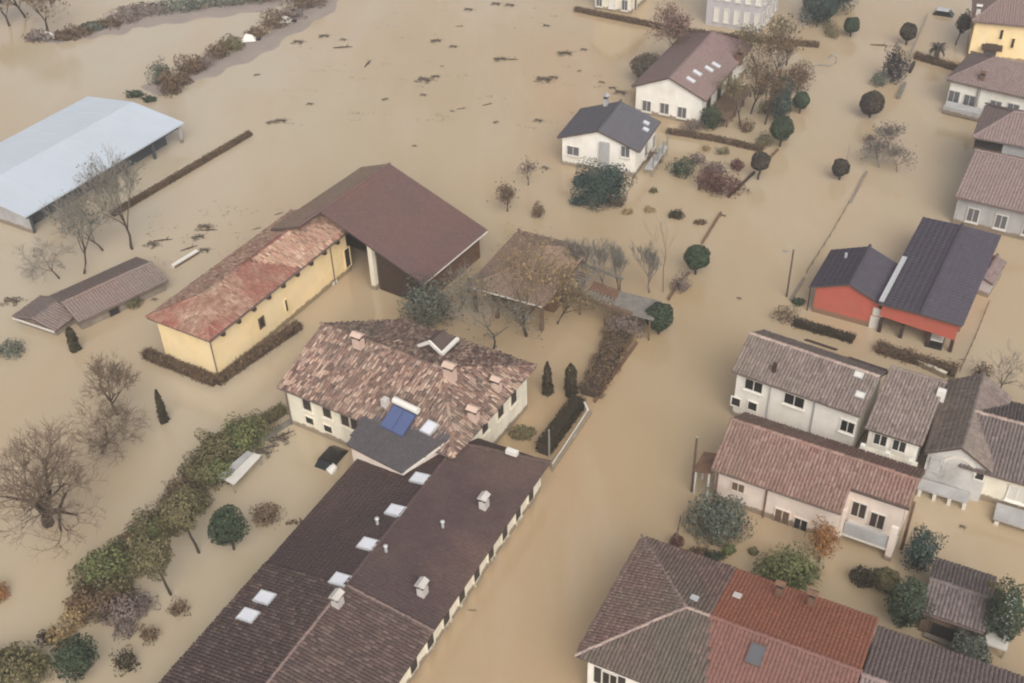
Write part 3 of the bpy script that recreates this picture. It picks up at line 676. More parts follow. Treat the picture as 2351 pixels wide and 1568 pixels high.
# --- yellow barn
rc = rect3((330, 734), (480, 783), (824, 531), 4.7)
yb = gable_house('yellow_barn', 'long yellow plastered barn with a mottled red and straw tiled roof', 'barn', rc, 4.7, 6.0, 'u', hip=(3.4, 0), ov=0.5, wall='yellow_wall', tiles=None)
_f, _b, _h0 = yb.polys3[0], yb.polys3[1], yb.polys3[2]
_L = yb.lu
def _yp(u, v):
    t = min(v, yb.lv - v) / (yb.lv / 2); return yb.B + yb.U * u + yb.V * v + UP * (yb.ze + (yb.zr - yb.ze) * t)
_m = yb.lv / 2
add_tiles(yb.roof, [[_f[0], _yp(_L * .62, 0), _yp(_L * .48, _m), _f[3]], _h0], T_YEL, .24, .36, keep=150)
add_tiles(yb.roof, [[_yp(_L * .62, 0), _f[1], _f[2], _yp(_L * .48, _m)], _b], T_YELM, .24, .40, keep=150, jit=1.6)
add_caps(yb.roof, [(_f[3], _f[2]), (_f[3], _f[0]), (_f[3], _b[1])], T_YEL)
opening(yb, 'front', (600, 740), w=0.55, hh=0.95, glass='near_black', frame='brown_wood', mull=False, sill=False)
opening(yb, 'front', (657, 701), w=0.3, hh=1.25, glass='near_black', frame='yellow_wall', mull=False, sill=False)
opening(yb, 'front', (705, 716), w=0.6, hh=0.8, glass='near_black', frame='brown_wood', mull=False, sill=False)
opening(yb, 'front', (797, 591), w=0.75, hh=2.0, glass='near_black', frame='yellow_wall', mull=False, sill=False, name='tall_window')
opening(yb, 'front', (801, 632), w=0.6, hh=0.65, glass='near_black', frame='yellow_wall', mull=False, sill=False)
opening(yb, 'front', (770, 660), w=0.5, hh=1.3, glass='plastic_white', frame='pale_trim', mull=False, sill=False, name='door')
downpipe(yb, yb.B + yb.U * 0.42 + yb.V * 0.42, 4.5, mat='gutter')
downpipe(yb, yb.B + yb.U * (yb.lu * 0.86) + yb.V * 0.42, 4.55)
for k in range(10):
    mb = MB(); mb.box(yb.B + yb.U * (1.6 + k * 1.95) + yb.V * 0.2 + UP * 4.36, 0.3, 0.7, 0.34, yb.U, yb.V); build('eave_bracket', mb, MT['dark_wood'], yb.root)

# --- big red-brown barn with the open end
zr, ze = 7.0, 3.0
R2 = G(895, 376, zr); E2 = G(1128, 520, ze); du = unit(G(735, 486, zr) - R2); dv = unit(E2 - R2 - du * ((E2 - R2) @ du)); dvh = unit(np.array([dv[0], dv[1], 0]))
R1 = G(737, 486, zr); L = np.linalg.norm(R1 - R2); wv = np.linalg.norm((E2 - R2)[:2])
E2 = np.array([*(R2 + dvh * wv)[:2], ze]); E1 = np.array([*(R1 + dvh * wv)[:2], ze])
_h = hit((832, 384), R2, du); wb = max(2.0, -((_h - R2) @ dvh)); zb_ = min(_h[2], zr - 0.6)
print('barn back', wb, zb_)
R1x = R2 + du * (L + 3.0)
K2 = np.array([*(R2 - dvh * wb)[:2], zb_]); K1 = np.array([*(R1x - dvh * wb)[:2], zb_])
c = (R1 + E2) / 2
bn = free_house('open_barn', 'big barn with a smooth red-brown roof, open dark end beside the yellow barn', 'barn', at=(c[0], c[1]))
Rm = R1 + dvh * 0.01
bn.roof = slab_roof(bn.root, [R2, R1, E1, E2, K2, K1, R1x], [(0, 1, 2, 3), (0, 4, 5, 6, 1)], MT['roof_under'], 0.22)
add_tiles(bn.roof, [[R2, R1, E1, E2]], T_BARN, 0.26, 0.40, jit=0.4, h=0.05); add_tiles(bn.roof, [[R2, K2, K1, R1x]], T_TAN, 0.26, 0.40, jit=0.4, h=0.05); add_caps(bn.roof, [(R2, R1x)], T_BARN)
bn.U, bn.V = du, dvh
bn.planes['front'] = (R2, unit(np.cross(du, E2 - R2)))
def BP(u, v, z):
    p = R2 + du * u + dvh * v; return np.array([p[0], p[1], z])
mb = MB(); i0 = 0.5
def zs(v): return zr + (ze - zr) * v / wv - 0.25 if v >= 0 else zr + (zb_ - zr) * (-v) / wb - 0.25
mb.add([BP(i0, -wb + .5, -1.5), BP(i0, wv - .6, -1.5), BP(i0, wv - .6, zs(wv - .6)), BP(i0, 0, zs(0)), BP(i0, -wb + .5, zs(-wb + .5)),
        BP(L - 0.8, wv - .6, -1.5), BP(L - .8, wv - .6, zs(wv - .6)), BP(L + 2.5, -wb + .5, -1.5), BP(L + 2.5, -wb + .5, zs(-wb + .5))],
       [(0, 1, 2, 3, 4), (1, 5, 6, 2), (0, 4, 8, 7)])
build('wall', mb, MT['terracotta_wall'], bn.root)
mb = MB(); uu = L * .52; mb.add([BP(uu, -wb * .6, -1.5), BP(uu, wv - .7, -1.5), BP(uu, wv - .7, zs(wv - .7)), BP(uu, 0, zs(0)), BP(uu, -wb * .6, zs(-wb * .6))], [(0, 1, 2, 3, 4)]); build('shade_sheet', mb, MT['dark_wood'], bn.root)  # added dark sheet that makes the open bay look shaded inside
mb = MB(); v0_ = wv * .50; mb.add([BP(L - .6, v0_, -1.5), BP(L - .6, wv - .6, -1.5), BP(L - .6, wv - .6, zs(wv - .6)), BP(L - .6, v0_, zs(v0_))], [(0, 1, 2, 3)]); build('gable_boarding', mb, MT['dark_wood'], bn.root)
for v in (wv * 0.46,):
    mb = MB(); p = BP(L - 0.45, v, 0); zt = zs(v); mb.box(np.array([p[0], p[1], zt / 2 - 0.75]), 0.45, 0.5, zt + 1.5, du, dvh); build('pillar', mb, MT['cream_wall'], bn.root)
mb = MB(); a = BP(L - 0.45, 2.0, zs(2.0) - 0.12); b = BP(L - .45, wv - .3, zs(wv - .3) - 0.12); d = unit(b - a); mb.box((a + b) / 2, np.linalg.norm(b - a), 0.3, 0.22, d, du, np.cross(d, du)); build('rafter', mb, MT['dark_wood'], bn.root)
mb = MB(); a, b = BP(0.1, wv + 0.07, ze - 0.08), BP(L - 0.1, wv + 0.07, ze - 0.08); mb.tube([a, b], 0.10, 6); build('gutter', mb, MT['pale_trim'], bn.root)
mb = MB(); mb.box(BP(2.0, wv - 0.75, 1.4), 2.6, 0.2, 1.2, du, dvh); build('shutter', mb, MT['pale_trim'], bn.root)

# --- tan roofed portico between barn and road
rc = rect3((1185, 528), (1075, 656), (1245, 706), 3.0)
tn = gable_house('portico_barn', 'tan hipped tile roof on posts behind the yellow-leaved tree', 'barn', rc, 3.0, 4.1, 'v', hip=(3.4, 3.4), walls=False, tiles=T_TAN, tw=0.26, ts=0.4, th=0.05, jit=0.5, gutter=False)
def TP(u, v, z): return tn.B + tn.U * u + tn.V * v + UP * z
mb = MB()
mb.add([TP(tn.lu - .5, .5, -1.5), TP(tn.lu - .5, tn.lv - .5, -1.5), TP(tn.lu - .5, tn.lv - .5, 2.8), TP(tn.lu - .5, .5, 2.8), TP(3.2, .5, -1.5), TP(3.2, .5, 2.8), TP(3.2, tn.lv - .5, -1.5), TP(3.2, tn.lv - .5, 2.8)], [(0, 1, 2, 3), (0, 4, 5, 3), (1, 6, 7, 2), (4, 6, 7, 5)])
build('wall', mb, MT['terracotta_wall'], tn.root)
for u, v in ((0.4, 0.4), (0.4, tn.lv * 0.35), (0.4, tn.lv * 0.68), (0.4, tn.lv - .4)):
    mb = MB(); mb.box(TP(u, v, 0.65), .3, .3, 4.3, tn.U, tn.V); build('post', mb, MT['brown_wood'], tn.root)
mb = MB(); mb.tube([TP(-0.08, 0.1, 2.93), TP(-0.08, tn.lv - .1, 2.93)], 0.09, 6); build('gutter', mb, MT['pale_trim'], tn.root)

# --- farmhouse with the mottled roof
rc = rect3((636, 887), (1042, 1050), (1231, 841), 4.2)
B, U, V, lu, lv = rc
fh = House(); fh.B = np.array([B[0], B[1], 0.]); fh.U, fh.V, fh.lu, fh.lv = V, U, lv, lu      # U runs along the front to the far corner
def FP(u, v, z): return fh.B + fh.U * u + fh.V * v + UP * z
c = FP(fh.lu / 2, fh.lv / 2, 0); fh.root = empty('farmhouse', (c[0], c[1], 0), 'pale farmhouse with dark shutters under a strongly mottled old tile roof', 'house')
fz, fr_ = 4.2, 6.3
hp = 4.6
FV = [FP(0, 0, fz), FP(fh.lu, 0, fz), FP(fh.lu, fh.lv * .5, fr_), FP(fh.lu * .78, fh.lv, fz), FP(0, fh.lv, fz), FP(hp, fh.lv * .5, fr_)]
fp = [(0, 1, 2, 5), (5, 2, 3, 4), (4, 0, 5)]
fh.roof = slab_roof(fh.root, FV, fp, MT['roof_under'], 0.18)
fh.planes = {'front': (FV[0], np.cross(FV[1] - FV[0], FV[5] - FV[0])), 'back': (FV[4], np.cross(FV[3] - FV[4], FV[5] - FV[4])), 'hip': (FV[0], np.cross(FV[4] - FV[0], FV[5] - FV[0]))}
fh.planes = {k: (p, unit(n)) for k, (p, n) in fh.planes.items()}
add_tiles(fh.roof, [[FV[i] for i in p] for p in fp], T_FARM, 0.25, 0.40, keep=300, jit=3.0); add_caps(fh.roof, [(FV[5], FV[2]), (FV[5], FV[0]), (FV[5], FV[4])], T_FARM)
o = 0.55
mb = MB(); zt = fz + 0.17
Q = [FP(o, o, -1.6), FP(fh.lu - .35, o, -1.6), FP(fh.lu - .35, fh.lv * .5, -1.6), FP(fh.lu * .78 - .4, fh.lv - o, -1.6), FP(o, fh.lv - o, -1.6)]
Q2 = [FP(o, o, fz), FP(fh.lu - .35, o, fz), FP(fh.lu - .35, fh.lv * .5, fr_ - .2), FP(fh.lu * .78 - .4, fh.lv - o, fz), FP(o, fh.lv - o, fz)]
mb.add(Q + Q2, [(i, (i + 1) % 5, 5 + (i + 1) % 5, 5 + i) for i in range(5)])
fh.wall = build('wall', mb, MT['cream_wall'], fh.root)
fh.walls = {'front': (FP(0, o, 0), -fh.V, fh.U), 'right': (FP(o, 0, 0), -fh.U, fh.V)}
for px in ((705, 926), (751, 943), (793, 962), (815, 972)):
    opening(fh, 'front', px, w=0.85, hh=1.35, frame='cream_wall', shutters=None, glass='shutter', sill=True, mull=False)
for px in ((712, 965), (754, 984)):
    opening(fh, 'front', px, w=0.8, hh=0.7, frame='cream_wall', glass='near_black', sill=False, mull=False)
for px in ((1112, 975), (1148, 940), (1178, 910)):
    opening(fh, 'right', px, w=0.9, hh=1.5, frame='cream_wall', glass='shutter', mull=False)
downpipe(fh, FP(fh.lu - .3, o - .1, 0), 4.1)
mb = MB(); mb.tube([FP(0.05, -.06, fz - .1), FP(fh.lu - .05, -.06, fz - .1)], .08, 6); build('gutter', mb, MT['gutter'], fh.root)
chimney(fh, (823, 788), 'back', 0.75, 0.5); chimney(fh, (1034, 866), 'front', 0.8, .85); chimney(fh, (1141, 896), 'hip', 0.65, .8); chimney(fh, (1088, 964), 'hip', 0.7, .8)
# white trimmed dormer on the far slope
p, n = roof_pt(fh, (1006, 800), 'back'); a, b = fh.U, fh.V
mb = MB(); q = p - UP * .5
mb.add([q + a * i * .9 + b * j * 1.0 + UP * z for i, j, z in ((-1, -1, 0), (1, -1, 0), (1, 1, 0), (-1, 1, 0), (-1, -1, 1.1), (1, -1, 1.1), (1, 1, 1.1), (-1, 1, 1.1))] + [q + b * j * 1.0 + UP * 1.75 for j in (-1, 1)],
       [(0, 1, 5, 8, 4), (1, 2, 6, 5), (2, 3, 7, 9, 6), (3, 0, 4, 7), (4, 8, 9, 7), (8, 5, 6, 9)])
dm = build('dormer', mb, MT['roof_under'], fh.root)
mb = MB()
for s, (e0, e1) in enumerate(((-1.0, 0), (1.0, 0))):
    A = q + a * e0 * 1.1 - b * 1.05 + UP * 1.08; Bq = q - b * 1.05 + UP * 1.86; d = unit(Bq - A); mb.box((A + Bq) / 2, np.linalg.norm(Bq - A) + .1, .16, .26, d, b, np.cross(d, b))
mb.box(q - a * 1.15 + UP * 1.15, .3, 2.3, .2, a, b)
build('dormer_trim', mb, MT['plastic_white'], dm, kind='stuff')

# --- long building along the road
ze = 2.6
C0 = G(1262, 1062, ze); Ua = -ROAD; Va = np.array([-ROAD[1], ROAD[0], 0])            # towards the viewer / away from the road
wl = (G(808, 1070, ze) - C0) @ Va; LL = 36.0
B_ = np.array([C0[0], C0[1], 0])
lb = House(); lb.B, lb.U, lb.V, lb.lu, lb.lv = B_, Ua, Va, LL, wl
def LP(u, v, z): return lb.B + lb.U * u + lb.V * v + UP * z
q = hit((805, 1410), LP(0, wl / 2, 0), Va); lz = q[2]; uj = (q - LP(0, 0, 0)) @ Ua
q2 = hit((1066, 1067), LP(0, wl / 2, 0), Va); hipu = (q2 - LP(0, 0, 0)) @ Ua
lz = min(max(lz, 3.6), 5.0)
print('long building: width', wl, 'ridge', lz, 'joint u', uj, 'hip', hipu)
hipu = max(2.0, hipu)
c = LP(LL / 2, wl / 2, 0); lb.root = empty('row_building', (c[0], c[1], 0), 'long building beside the flooded road with a dark plum roof and six pale skylights', 'building')
LV = [LP(0, 0, ze), LP(LL, 0, ze), LP(LL, wl, ze), LP(0, wl, ze), LP(hipu, wl / 2, lz), LP(LL, wl / 2, lz)]
lb.roof = slab_roof(lb.root, LV, [(0, 1, 5, 4), (2, 3, 4, 5), (3, 0, 4)], MT['roof_under'], .18)
lb.planes = {'front': (LV[0], unit(np.cross(Ua, LV[4] - LV[0]))), 'back': (LV[3], unit(np.cross(Ua, LV[4] - LV[3]))), 'hip': (LV[0], unit(np.cross(Va, LV[4] - LV[0])))}
J0, J1, J2 = LP(uj, 0, ze), LP(uj, wl / 2, lz), LP(uj, wl, ze)
add_tiles(lb.roof, [[LV[0], J0, J1, LV[4]], [J2, LV[3], LV[4], J1], [LV[3], LV[0], LV[4]]], T_LONG, .27, .36, h=.02, jit=.25, lift=.012)
add_tiles(lb.roof, [[J0, LV[1], LV[5], J1], [LV[2], J2, J1, LV[5]]], T_LONGB, .25, .38, keep=200)
add_caps(lb.roof, [(LV[4], J1)], T_LONG); add_caps(lb.roof, [(J1, LV[5]), (J1, J0)], T_CAPD, .22); add_caps(lb.roof, [(LV[4], LV[0]), (LV[4], LV[3])], T_LONG)
mb = MB(); o = .5
Q = [LP(o, o, -1.6), LP(LL - .3, o, -1.6), LP(LL - .3, wl - o, -1.6), LP(o, wl - o, -1.6)]; Q2 = [p + UP * (1.6 + ze) for p in Q]
mb.add(Q + Q2, [(0, 1, 5, 4), (1, 2, 6, 5), (2, 3, 7, 6), (3, 0, 4, 7)]); build('wall', mb, MT['cream_wall'], lb.root)
lb.walls = {'front': (LP(0, o, 0), -Va, Ua), 'back': (LP(0, wl - o, 0), Va, Ua)}
for k in range(11):
    opening(lb, 'front', at=LP(2.2 + k * 2.05, o, 1.25), w=.85, hh=1.5, frame='cream_wall', glass='shutter', mull=False)
for px in ((1112, 1165), (971, 1364)): chimney(lb, px, 'front', .62, .75, 'pale_chimney')
chimney(lb, (777, 1390), 'front', .65, .7, 'pale_chimney')
for px in ((965, 1101), (909, 1175), (846, 1252), (782, 1334), (609, 1375), (571, 1416)):
    qa, _ = roof_pt(lb, px, 'back'); qv = (qa - lb.B) @ Va
    skylight(lb, px, 'back' if qv > wl / 2 else 'front', .85, 1.15)
for px in ((867, 1204), (887, 1267), (1017, 1211)):
    qa, _ = roof_pt(lb, px, 'front'); pl = 'front' if (qa - lb.B) @ Va < wl / 2 else 'back'
    p, n = roof_pt(lb, px, pl); mb = MB(); mb.tube([p - UP * .1, p + UP * .55], .1, 8); o_ = build('vent_pipe', mb, MT['light_metal'], lb.root); mb = MB(); mb.tube([p + UP * .58, p + UP * .66], [.17, .1], 8); build('cowl', mb, MT['light_metal'], o_)
p, n = roof_pt(lb, (1176, 1046), 'hip'); mb = MB(); mb.box(p + UP * .35, .9, .4, .35, Va, Ua); build('roof_box', mb, MT['plastic_white'], lb.root)

# --- raised annex roof with the solar heater
zA = 4.0
for _i in range(30):
    _g = G(922.6, 1084, zA); _v = (_g - lb.B) @ lb.V; zA = ze + (lz - ze) * min(_v, wl - _v) / (wl / 2) + .55
print('annex eave', zA)
pa = G(796.5, 1020, zA); pb = G(922.6, 1084, zA)
ax = unit(pb - pa); ay = np.array([-ax[1], ax[0], 0]); ay = ay if ay[1] > 0 else -ay
nrm = unit(np.cross(ax, ay + UP * .22)); nrm = nrm if nrm[2] > 0 else -nrm
AP = [hit(p, pa, nrm) for p in ((796.5, 1020), (922.6, 1084), (1036, 1002), (1012, 962), (846, 930))]
c = sum(AP) / 5
an = free_house('annex', 'raised annex with a dark plum roof carrying the solar heater, against the farmhouse', 'building', at=(c[0], c[1]))
an.roof = slab_roof(an.root, AP, [(0, 1, 2, 3, 4)], MT['roof_under'], .2); add_tiles(an.roof, [AP], T_ANNEX, .27, .36, h=.02, jit=.25, lift=.012)
an.U, an.V = ax, ay; an.planes['front'] = (pa, nrm)
mb = MB(); cc = np.array([c[0], c[1], 0])
low = [np.array([*(p * .93 + cc * .07)[:2], -1.5]) for p in AP]; hi = [np.array([*(p * .93 + cc * .07)[:2], p[2] - .19]) for p in AP]
for i, p in enumerate(AP): hi[i][2] = p[2] + (-.2 if i < 2 else -.3)
mb.add(low + hi, [(i, (i + 1) % 5, 5 + (i + 1) % 5, 5 + i) for i in range(5)]); build('wall', mb, MT['pink_wall'], an.root)
mb = MB(); d = AP[2] - AP[1]; mb.box((AP[1] + AP[2]) / 2 - UP * .16 + unit(np.cross(d, UP)) * .08, np.linalg.norm(d), .12, .14, unit(d), unit(np.cross(UP, d))); build('gutter', mb, MT['pale_trim'], an.root)
# solar heater: collector + tank
p = hit((916, 971), pa, nrm); sh = empty('solar_heater', p, 'blue solar water heater with a white tank on the annex roof', 'solar panel')
sx, sy = ax, unit(np.cross(nrm, ax)); q = p + nrm * .28; t2 = unit(sy + nrm * .25); n2 = unit(np.cross(sx, t2))
mb = MB(); mb.box(q, 2.2, 1.95, .10, sx, t2, n2); build('frame', mb, plain('blue_collector_frame', (.045, .06, .13), .4), sh)
for s in (-1, 1):
    mb = MB(); mb.box(q + n2 * .052 + sx * s * .54, 1.0, 1.8, .02, sx, t2, n2); build('collector_glass', mb, MT['solar'], sh)
mb = MB(); tc = q + t2 * 1.24 + n2 * .22; mb.tube([tc - sx * 1.15, tc + sx * 1.15], .27, 14); build('tank', mb, MT['plastic_white'], sh)
mb = MB()
for s in (-1, 1): mb.tube([q + sx * s * .8 - nrm * .3, q + sx * s * .8 + t2 * 1.15 + n2 * .1], .03, 5)
build('stand', mb, MT['near_black'], sh, kind='stuff')
skylight(an, (986, 984), 'front', .85, 1.0)
p = hit((886, 934), pa, nrm); mb = MB(); mb.box(p + UP * .35, .5, .5, .9, ax, ay); build('chimney', mb, MT['pale_chimney'], an.root)

# --- white house by the open water (dark grey roof)
rc = rect3((1528.6, 281), (1467, 348.5), (1274, 323.5), 3.3)      # u runs across the gable, v away
w1 = gable_house('white_house', 'white two storey house with a dark slate grey gabled roof, beside the open flood water', 'house', rc, 3.3, 4.9, 'v', wall='white_wall', tiles=T_SLATE, tw=.3, ts=.42, th=.05, jit=.4)
opening(w1, 'left', (1316, 346), w=1.3, hh=1.0, glass='glass_grey', mull=True)
opening(w1, 'left', (1436, 348), w=.9, hh=1.2, glass='glass_grey')
mb = MB(); p = hit((1388, 360), w1.walls['left'][0], w1.walls['left'][1]); mb.box(np.array([p[0], p[1], .9]) + w1.walls['left'][1] * .12, 1.1, .3, 5.4, w1.walls['left'][2], w1.walls['left'][1]); build('grey_band', mb, MT['grey_wall'], w1.root)  # plain grey vertical band standing proud of the gable wall
for px in ((1482, 345), (1500, 325)): opening(w1, 'front', px, w=1.0, hh=1.5, glass='glass_grey')
chimney(w1, (1391, 243), 'back', .55, .9, 'grey_wall')
for px in ((1483, 284), (1482, 299)):
    skylight(w1, px, 'front', .45, .55)
mb = MB(); a_ = w1.walls['front']; b0 = w1.B + w1.U * 1.0 - w1.V * .9
mb.box(b0 + w1.U * 2.6 + UP * 1.0, 5.6, .9, .16, w1.U, w1.V); build('balcony', mb, MT['grey_wall'], w1.root)
mb = MB()
for k in range(4): mb.box(b0 + w1.U * (.1 + k * 1.7) - w1.V * .38 + UP * .3, .12, .12, 4.6, w1.U, w1.V)
mb.box(b0 + w1.U * 2.6 - w1.V * .38 + UP * 1.9, 5.6, .1, .1, w1.U, w1.V); build('balcony_rail', mb, MT['grey_pole'], w1.root, kind='stuff')

# --- white gabled house with roof windows
rc = rect3((1449.6, 199), (1619.5, 231), (1713, 126), 3.3)
_p0 = np.array([rc[0][0], rc[0][1], 0]) + rc[2] * rc[4] / 2; _q = hit((1652, 104), _p0, rc[2]); w2len = (_q - _p0) @ rc[1]
print('gabled house ridge end', w2len, _q[2]); w2len = min(w2len, 15.0) + 1.6
w2 = gable_house('gabled_house', 'white gabled house with a plum brown roof and four small white roof windows', 'house', (rc[0], rc[1], rc[2], w2len, rc[4]), 3.3, 5.2, 'u', hip=(0, 2.6), wall='white_wall', tiles=T_W2, tw=.3, ts=.42, th=.05, jit=.4)
for px in ((1485, 243), (1526, 249), (1566, 258)): opening(w2, 'left', px, w=1.0, hh=1.25, glass='glass_grey')
for px in ((1585, 185), (1600, 169), (1627, 160), (1643, 151)):
    qa, _ = roof_pt(w2, px, 'front'); skylight(w2, px, 'front', .55, .95)
for k in range(3): opening(w2, 'front', at=w2.B + w2.U * (2.5 + k * 3.6) + w2.V * .45 + UP * 1.5, w=1.2, hh=1.7, glass='near_black', frame='brown_wood')
mb = MB(); tb = w2.B + w2.U * 5.5 - w2.V * 1.2; mb.box(tb + UP * 1.05, 9, 2.6, .18, w2.U, w2.V); build('terrace_roof', mb, MT['brown_wood'], w2.root)
mb = MB()
for k in range(4): mb.box(tb + w2.U * (-4.3 + k * 2.85) - w2.V * 1.15 + UP * 0, .2, .2, 2.0, w2.U, w2.V)
build('terrace_posts', mb, MT['brown_wood'], w2.root, kind='stuff')
chimney(w2, (1698, 140), 'front', .8, .9, 'terracotta_wall')

# --- grey villa at the far end of the water
rc = (G(1749, 80), ROAD, -CROSS, 9.0, 8.4)
va = gable_house('grey_villa', 'tall pale grey villa with two rows of tall windows, behind the long low hedge', 'house', rc, 7.5, 9.3, 'u', hip=(3, 3), wall='grey_wall', tiles=T_DK, tw=.35, ts=.5)
va.wall.data.materials[0] = plain('lilac_grey_plaster', (.47, .44, .45), .85, .08, 1.0, (.36, .33, .33), .5, .5)
p0, n0, a0 = va.walls['left']
for zr_ in (1.6, 4.6):
    for k in range(5): opening(va, 'left', at=p0 + a0 * (1.0 + k * 1.38) + UP * zr_, w=.62, hh=1.7, glass='plastic_white' if (k * 3 + int(zr_)) % 3 else 'glass_grey', frame='pale_trim')
p0, n0, a0 = va.walls['front']
for zr_ in (1.6, 4.6):
    for k in range(4): opening(va, 'front', at=p0 + a0 * (1.4 + k * 2.0) + UP * zr_, w=.7, hh=1.7, glass='glass_grey', frame='pale_trim')
# --- cream house behind the hedge
rc = (G(1452, 36), ROAD, -CROSS, 8.0, 6.2)
ch_ = gable_house('cream_house', 'cream coloured house cut by the top edge, behind the end of the low hedge', 'house', rc, 5.5, 7.2, 'u', wall='cream_wall', tiles=T_DK, tw=.35, ts=.5)
p0, n0, a0 = ch_.walls['left']
for k in range(3): opening(ch_, 'left', at=p0 + a0 * (1.3 + k * 1.9) + UP * 1.2, w=.8, hh=1.4, glass='plastic_white' if k == 1 else 'glass_grey')
p0, n0, a0 = ch_.walls['front']
opening(ch_, 'front', at=p0 + a0 * 2.0 + UP * .9, w=.9, hh=2.0, glass='brown_wood', name='door', sill=False, mull=False)

# --- bright yellow house, far side of the road
rc = (G(2222, 132), azv(-20), azv(70), 11.0, 8.5)
yh = gable_house('yellow_house', 'bright yellow house with a plum brown roof and narrow dark windows', 'house', (rc[0] - rc[1] * .5 - rc[2] * .5, *rc[1:]), 4.9, 6.6, 'u', hip=(3.2, 3.2), wall='yellow_wall', tiles=T_W2, tw=.3, ts=.42)
for px in ((2299, 79), (2325, 99)): opening(yh, 'front', px, w=.35, hh=1.2, glass='near_black', frame='yellow_wall', mull=False, sill=False)
opening(yh, 'front', (2273, 118), w=1.3, hh=1.9, glass='glass_grey', frame='brown_wood', name='door', sill=False)
p0, n0, a0 = yh.walls['front']; p = hit((2278, 106), p0, n0)
mb = MB(); d = unit(n0 - UP * .35); mb.box(p + n0 * .5, 2.4, 1.1, .08, a0, d, np.cross(a0, d)); build('awning', mb, MT['dark_wood'], yh.root)
chimney(yh, (2245, 32), 'front', .5, .7, 'pale_chimney')

# --- grey hipped house below it
rc = rect3((2212.6, 127), (2173, 182), (2351, 228), 3.4)
gh = gable_house('hipped_house', 'white walled house with a grey hipped roof in front of the yellow house', 'house', (rc[0], rc[1], rc[2], 13.0, rc[4] + 1.2), 3.4, 5.2, 'u', hip=(3.6, 3.6), wall='white_wall', tiles=T_MAUVE, tw=.3, ts=.42, th=.05, jit=.5)
for px in ((2190, 222), (2225, 232), (2285, 245), (2325, 252)): opening(gh, 'front', px, w=1.2, hh=1.4, glass='glass_grey')
chimney(gh, (2254, 184), 'front', .5, .6, 'terracotta_wall')
mb = MB(); p = hit((2235, 215), gh.B, -gh.V); mb.box(gh.B + gh.U * 6.5 - gh.V * .9 + UP * .55, 11.5, 1.5, .9, gh.U, gh.V); build('balcony', mb, MT['grey_wall'], gh.root)
downpipe(gh, gh.B + gh.U * 3.6 + gh.V * .35, 3.2, .07, 'grey_pole')

# --- big mauve house by the frame edge with a roof loggia
rc = rect3((2218, 350), (2192, 450), (2351, 497), 3.2)
mh = gable_house('mauve_house', 'broad low house with a mauve brown roof, behind the red workshop', 'house', (rc[0], rc[1], rc[2], 16.0, 11.0), 3.2, 5.0, 'u', f=.6, hip=(0, 4.5), wall='grey_wall', tiles=T_MAUVE, tw=.3, ts=.42, th=.05, jit=.5)
for k in range(5): opening(mh, 'front', at=mh.B + mh.U * (2 + k * 2.6) + mh.V * .45 + UP * 1.4, w=1.0, hh=1.4, glass='glass_grey')
Bu = G(2234, 314, 5.4); Bu = np.array([Bu[0], Bu[1], 0])
uh = gable_house('tall_grey_house', 'taller grey house with a dark loggia under its mauve roof, behind the broad mauve roof', 'house', (Bu, CROSS, ROAD, 13.0, 8.0), 5.4, 6.9, 'u', hip=(3, 3), wall='grey_wall', tiles=T_MAUVE, tw=.3, ts=.42, th=.05, jit=.5)
opening(uh, 'front', (2270, 329), w=2.6, hh=1.3, glass='near_black', frame='brown_wood', name='loggia', sill=True, mull=False)
for k in range(2): opening(uh, 'front', at=uh.B + uh.U * (6.2 + k * 2.6) + uh.V * .45 + UP * 4.2, w=1.0, hh=1.2, glass='glass_grey')
# --- red building: small gabled part + broad part with carport
rc = rect3((1914, 574), (1860, 659), (2031, 702), 2.7)
rb1 = gable_house('red_house', 'red walled building with dark blue-grey gabled roof and a small white wall plate', 'building', rc, 2.7, 4.0, 'v', wall='red_wall', tiles=T_RED2, tw=.45, ts=.5, th=.016, jit=.2)
p0, n0, a0 = rb1.walls['left']
for px in ((2016, 716),): 
    p = hit(px, p0, n0); mb = MB(); mb.box(p + n0 * .05, .85, .1, .75, a0, n0); build('wall_plate', mb, MT['pale_trim'], rb1.root)
opening(rb1, 'left', (2010, 745), w=.9, hh=1.5, glass='pale_trim', frame='pale_trim', name='door', sill=False, mull=False)
downpipe(rb1, rb1.B + rb1.V * 0 + rb1.U * .3, 2.6, .06, 'dark_wood')
p, n = roof_pt(rb1, (1941, 592), 'back' if hit((1941, 592), rb1.planes['back'][0], rb1.planes['back'][1])[2] < 4.0 else 'front')
mb = MB(); mb.tube([p - UP * .1, p + UP * .5], .13, 8); vp = build('vent_pipe', mb, MT['light_metal'], rb1.root)
E1_ = G(2041, 705, 3.4); E2_ = G(2207, 725, 3.4)
rc2 = rect3((2128, 500), (2041, 703), (2207, 752), 3.2)
rb2 = gable_house('red_workshop', 'broad blue-grey roofed workshop with a red front band over a dark carport', 'building', (rc2[0] - rc2[1] * .9, rc2[1], rc2[2], rc2[3] + .9, rc2[4]), 3.2, 3.27, 'v', walls=False, tiles=T_RED2, tw=.45, ts=.5, th=.016, jit=.2, gutter=False)
def RP(u, v, z): return rb2.B + rb2.U * u + rb2.V * v + UP * z
W2 = rb2.lv; L2 = rb2.lu
mb = MB()
mb.add([RP(.35, .3, 1.75), RP(.35, W2 - .3, 1.35), RP(.35, W2 - .3, 3.05), RP(.35, W2 / 2, 3.09), RP(.35, .3, 3.05)], [(0, 1, 2, 3, 4)])
mb.add([RP(.75, .3, 1.75), RP(.75, W2 - .3, 1.35), RP(.75, W2 - .3, 3.05), RP(.75, W2 / 2, 3.09), RP(.75, .3, 3.05)], [(0, 1, 2, 3, 4)])
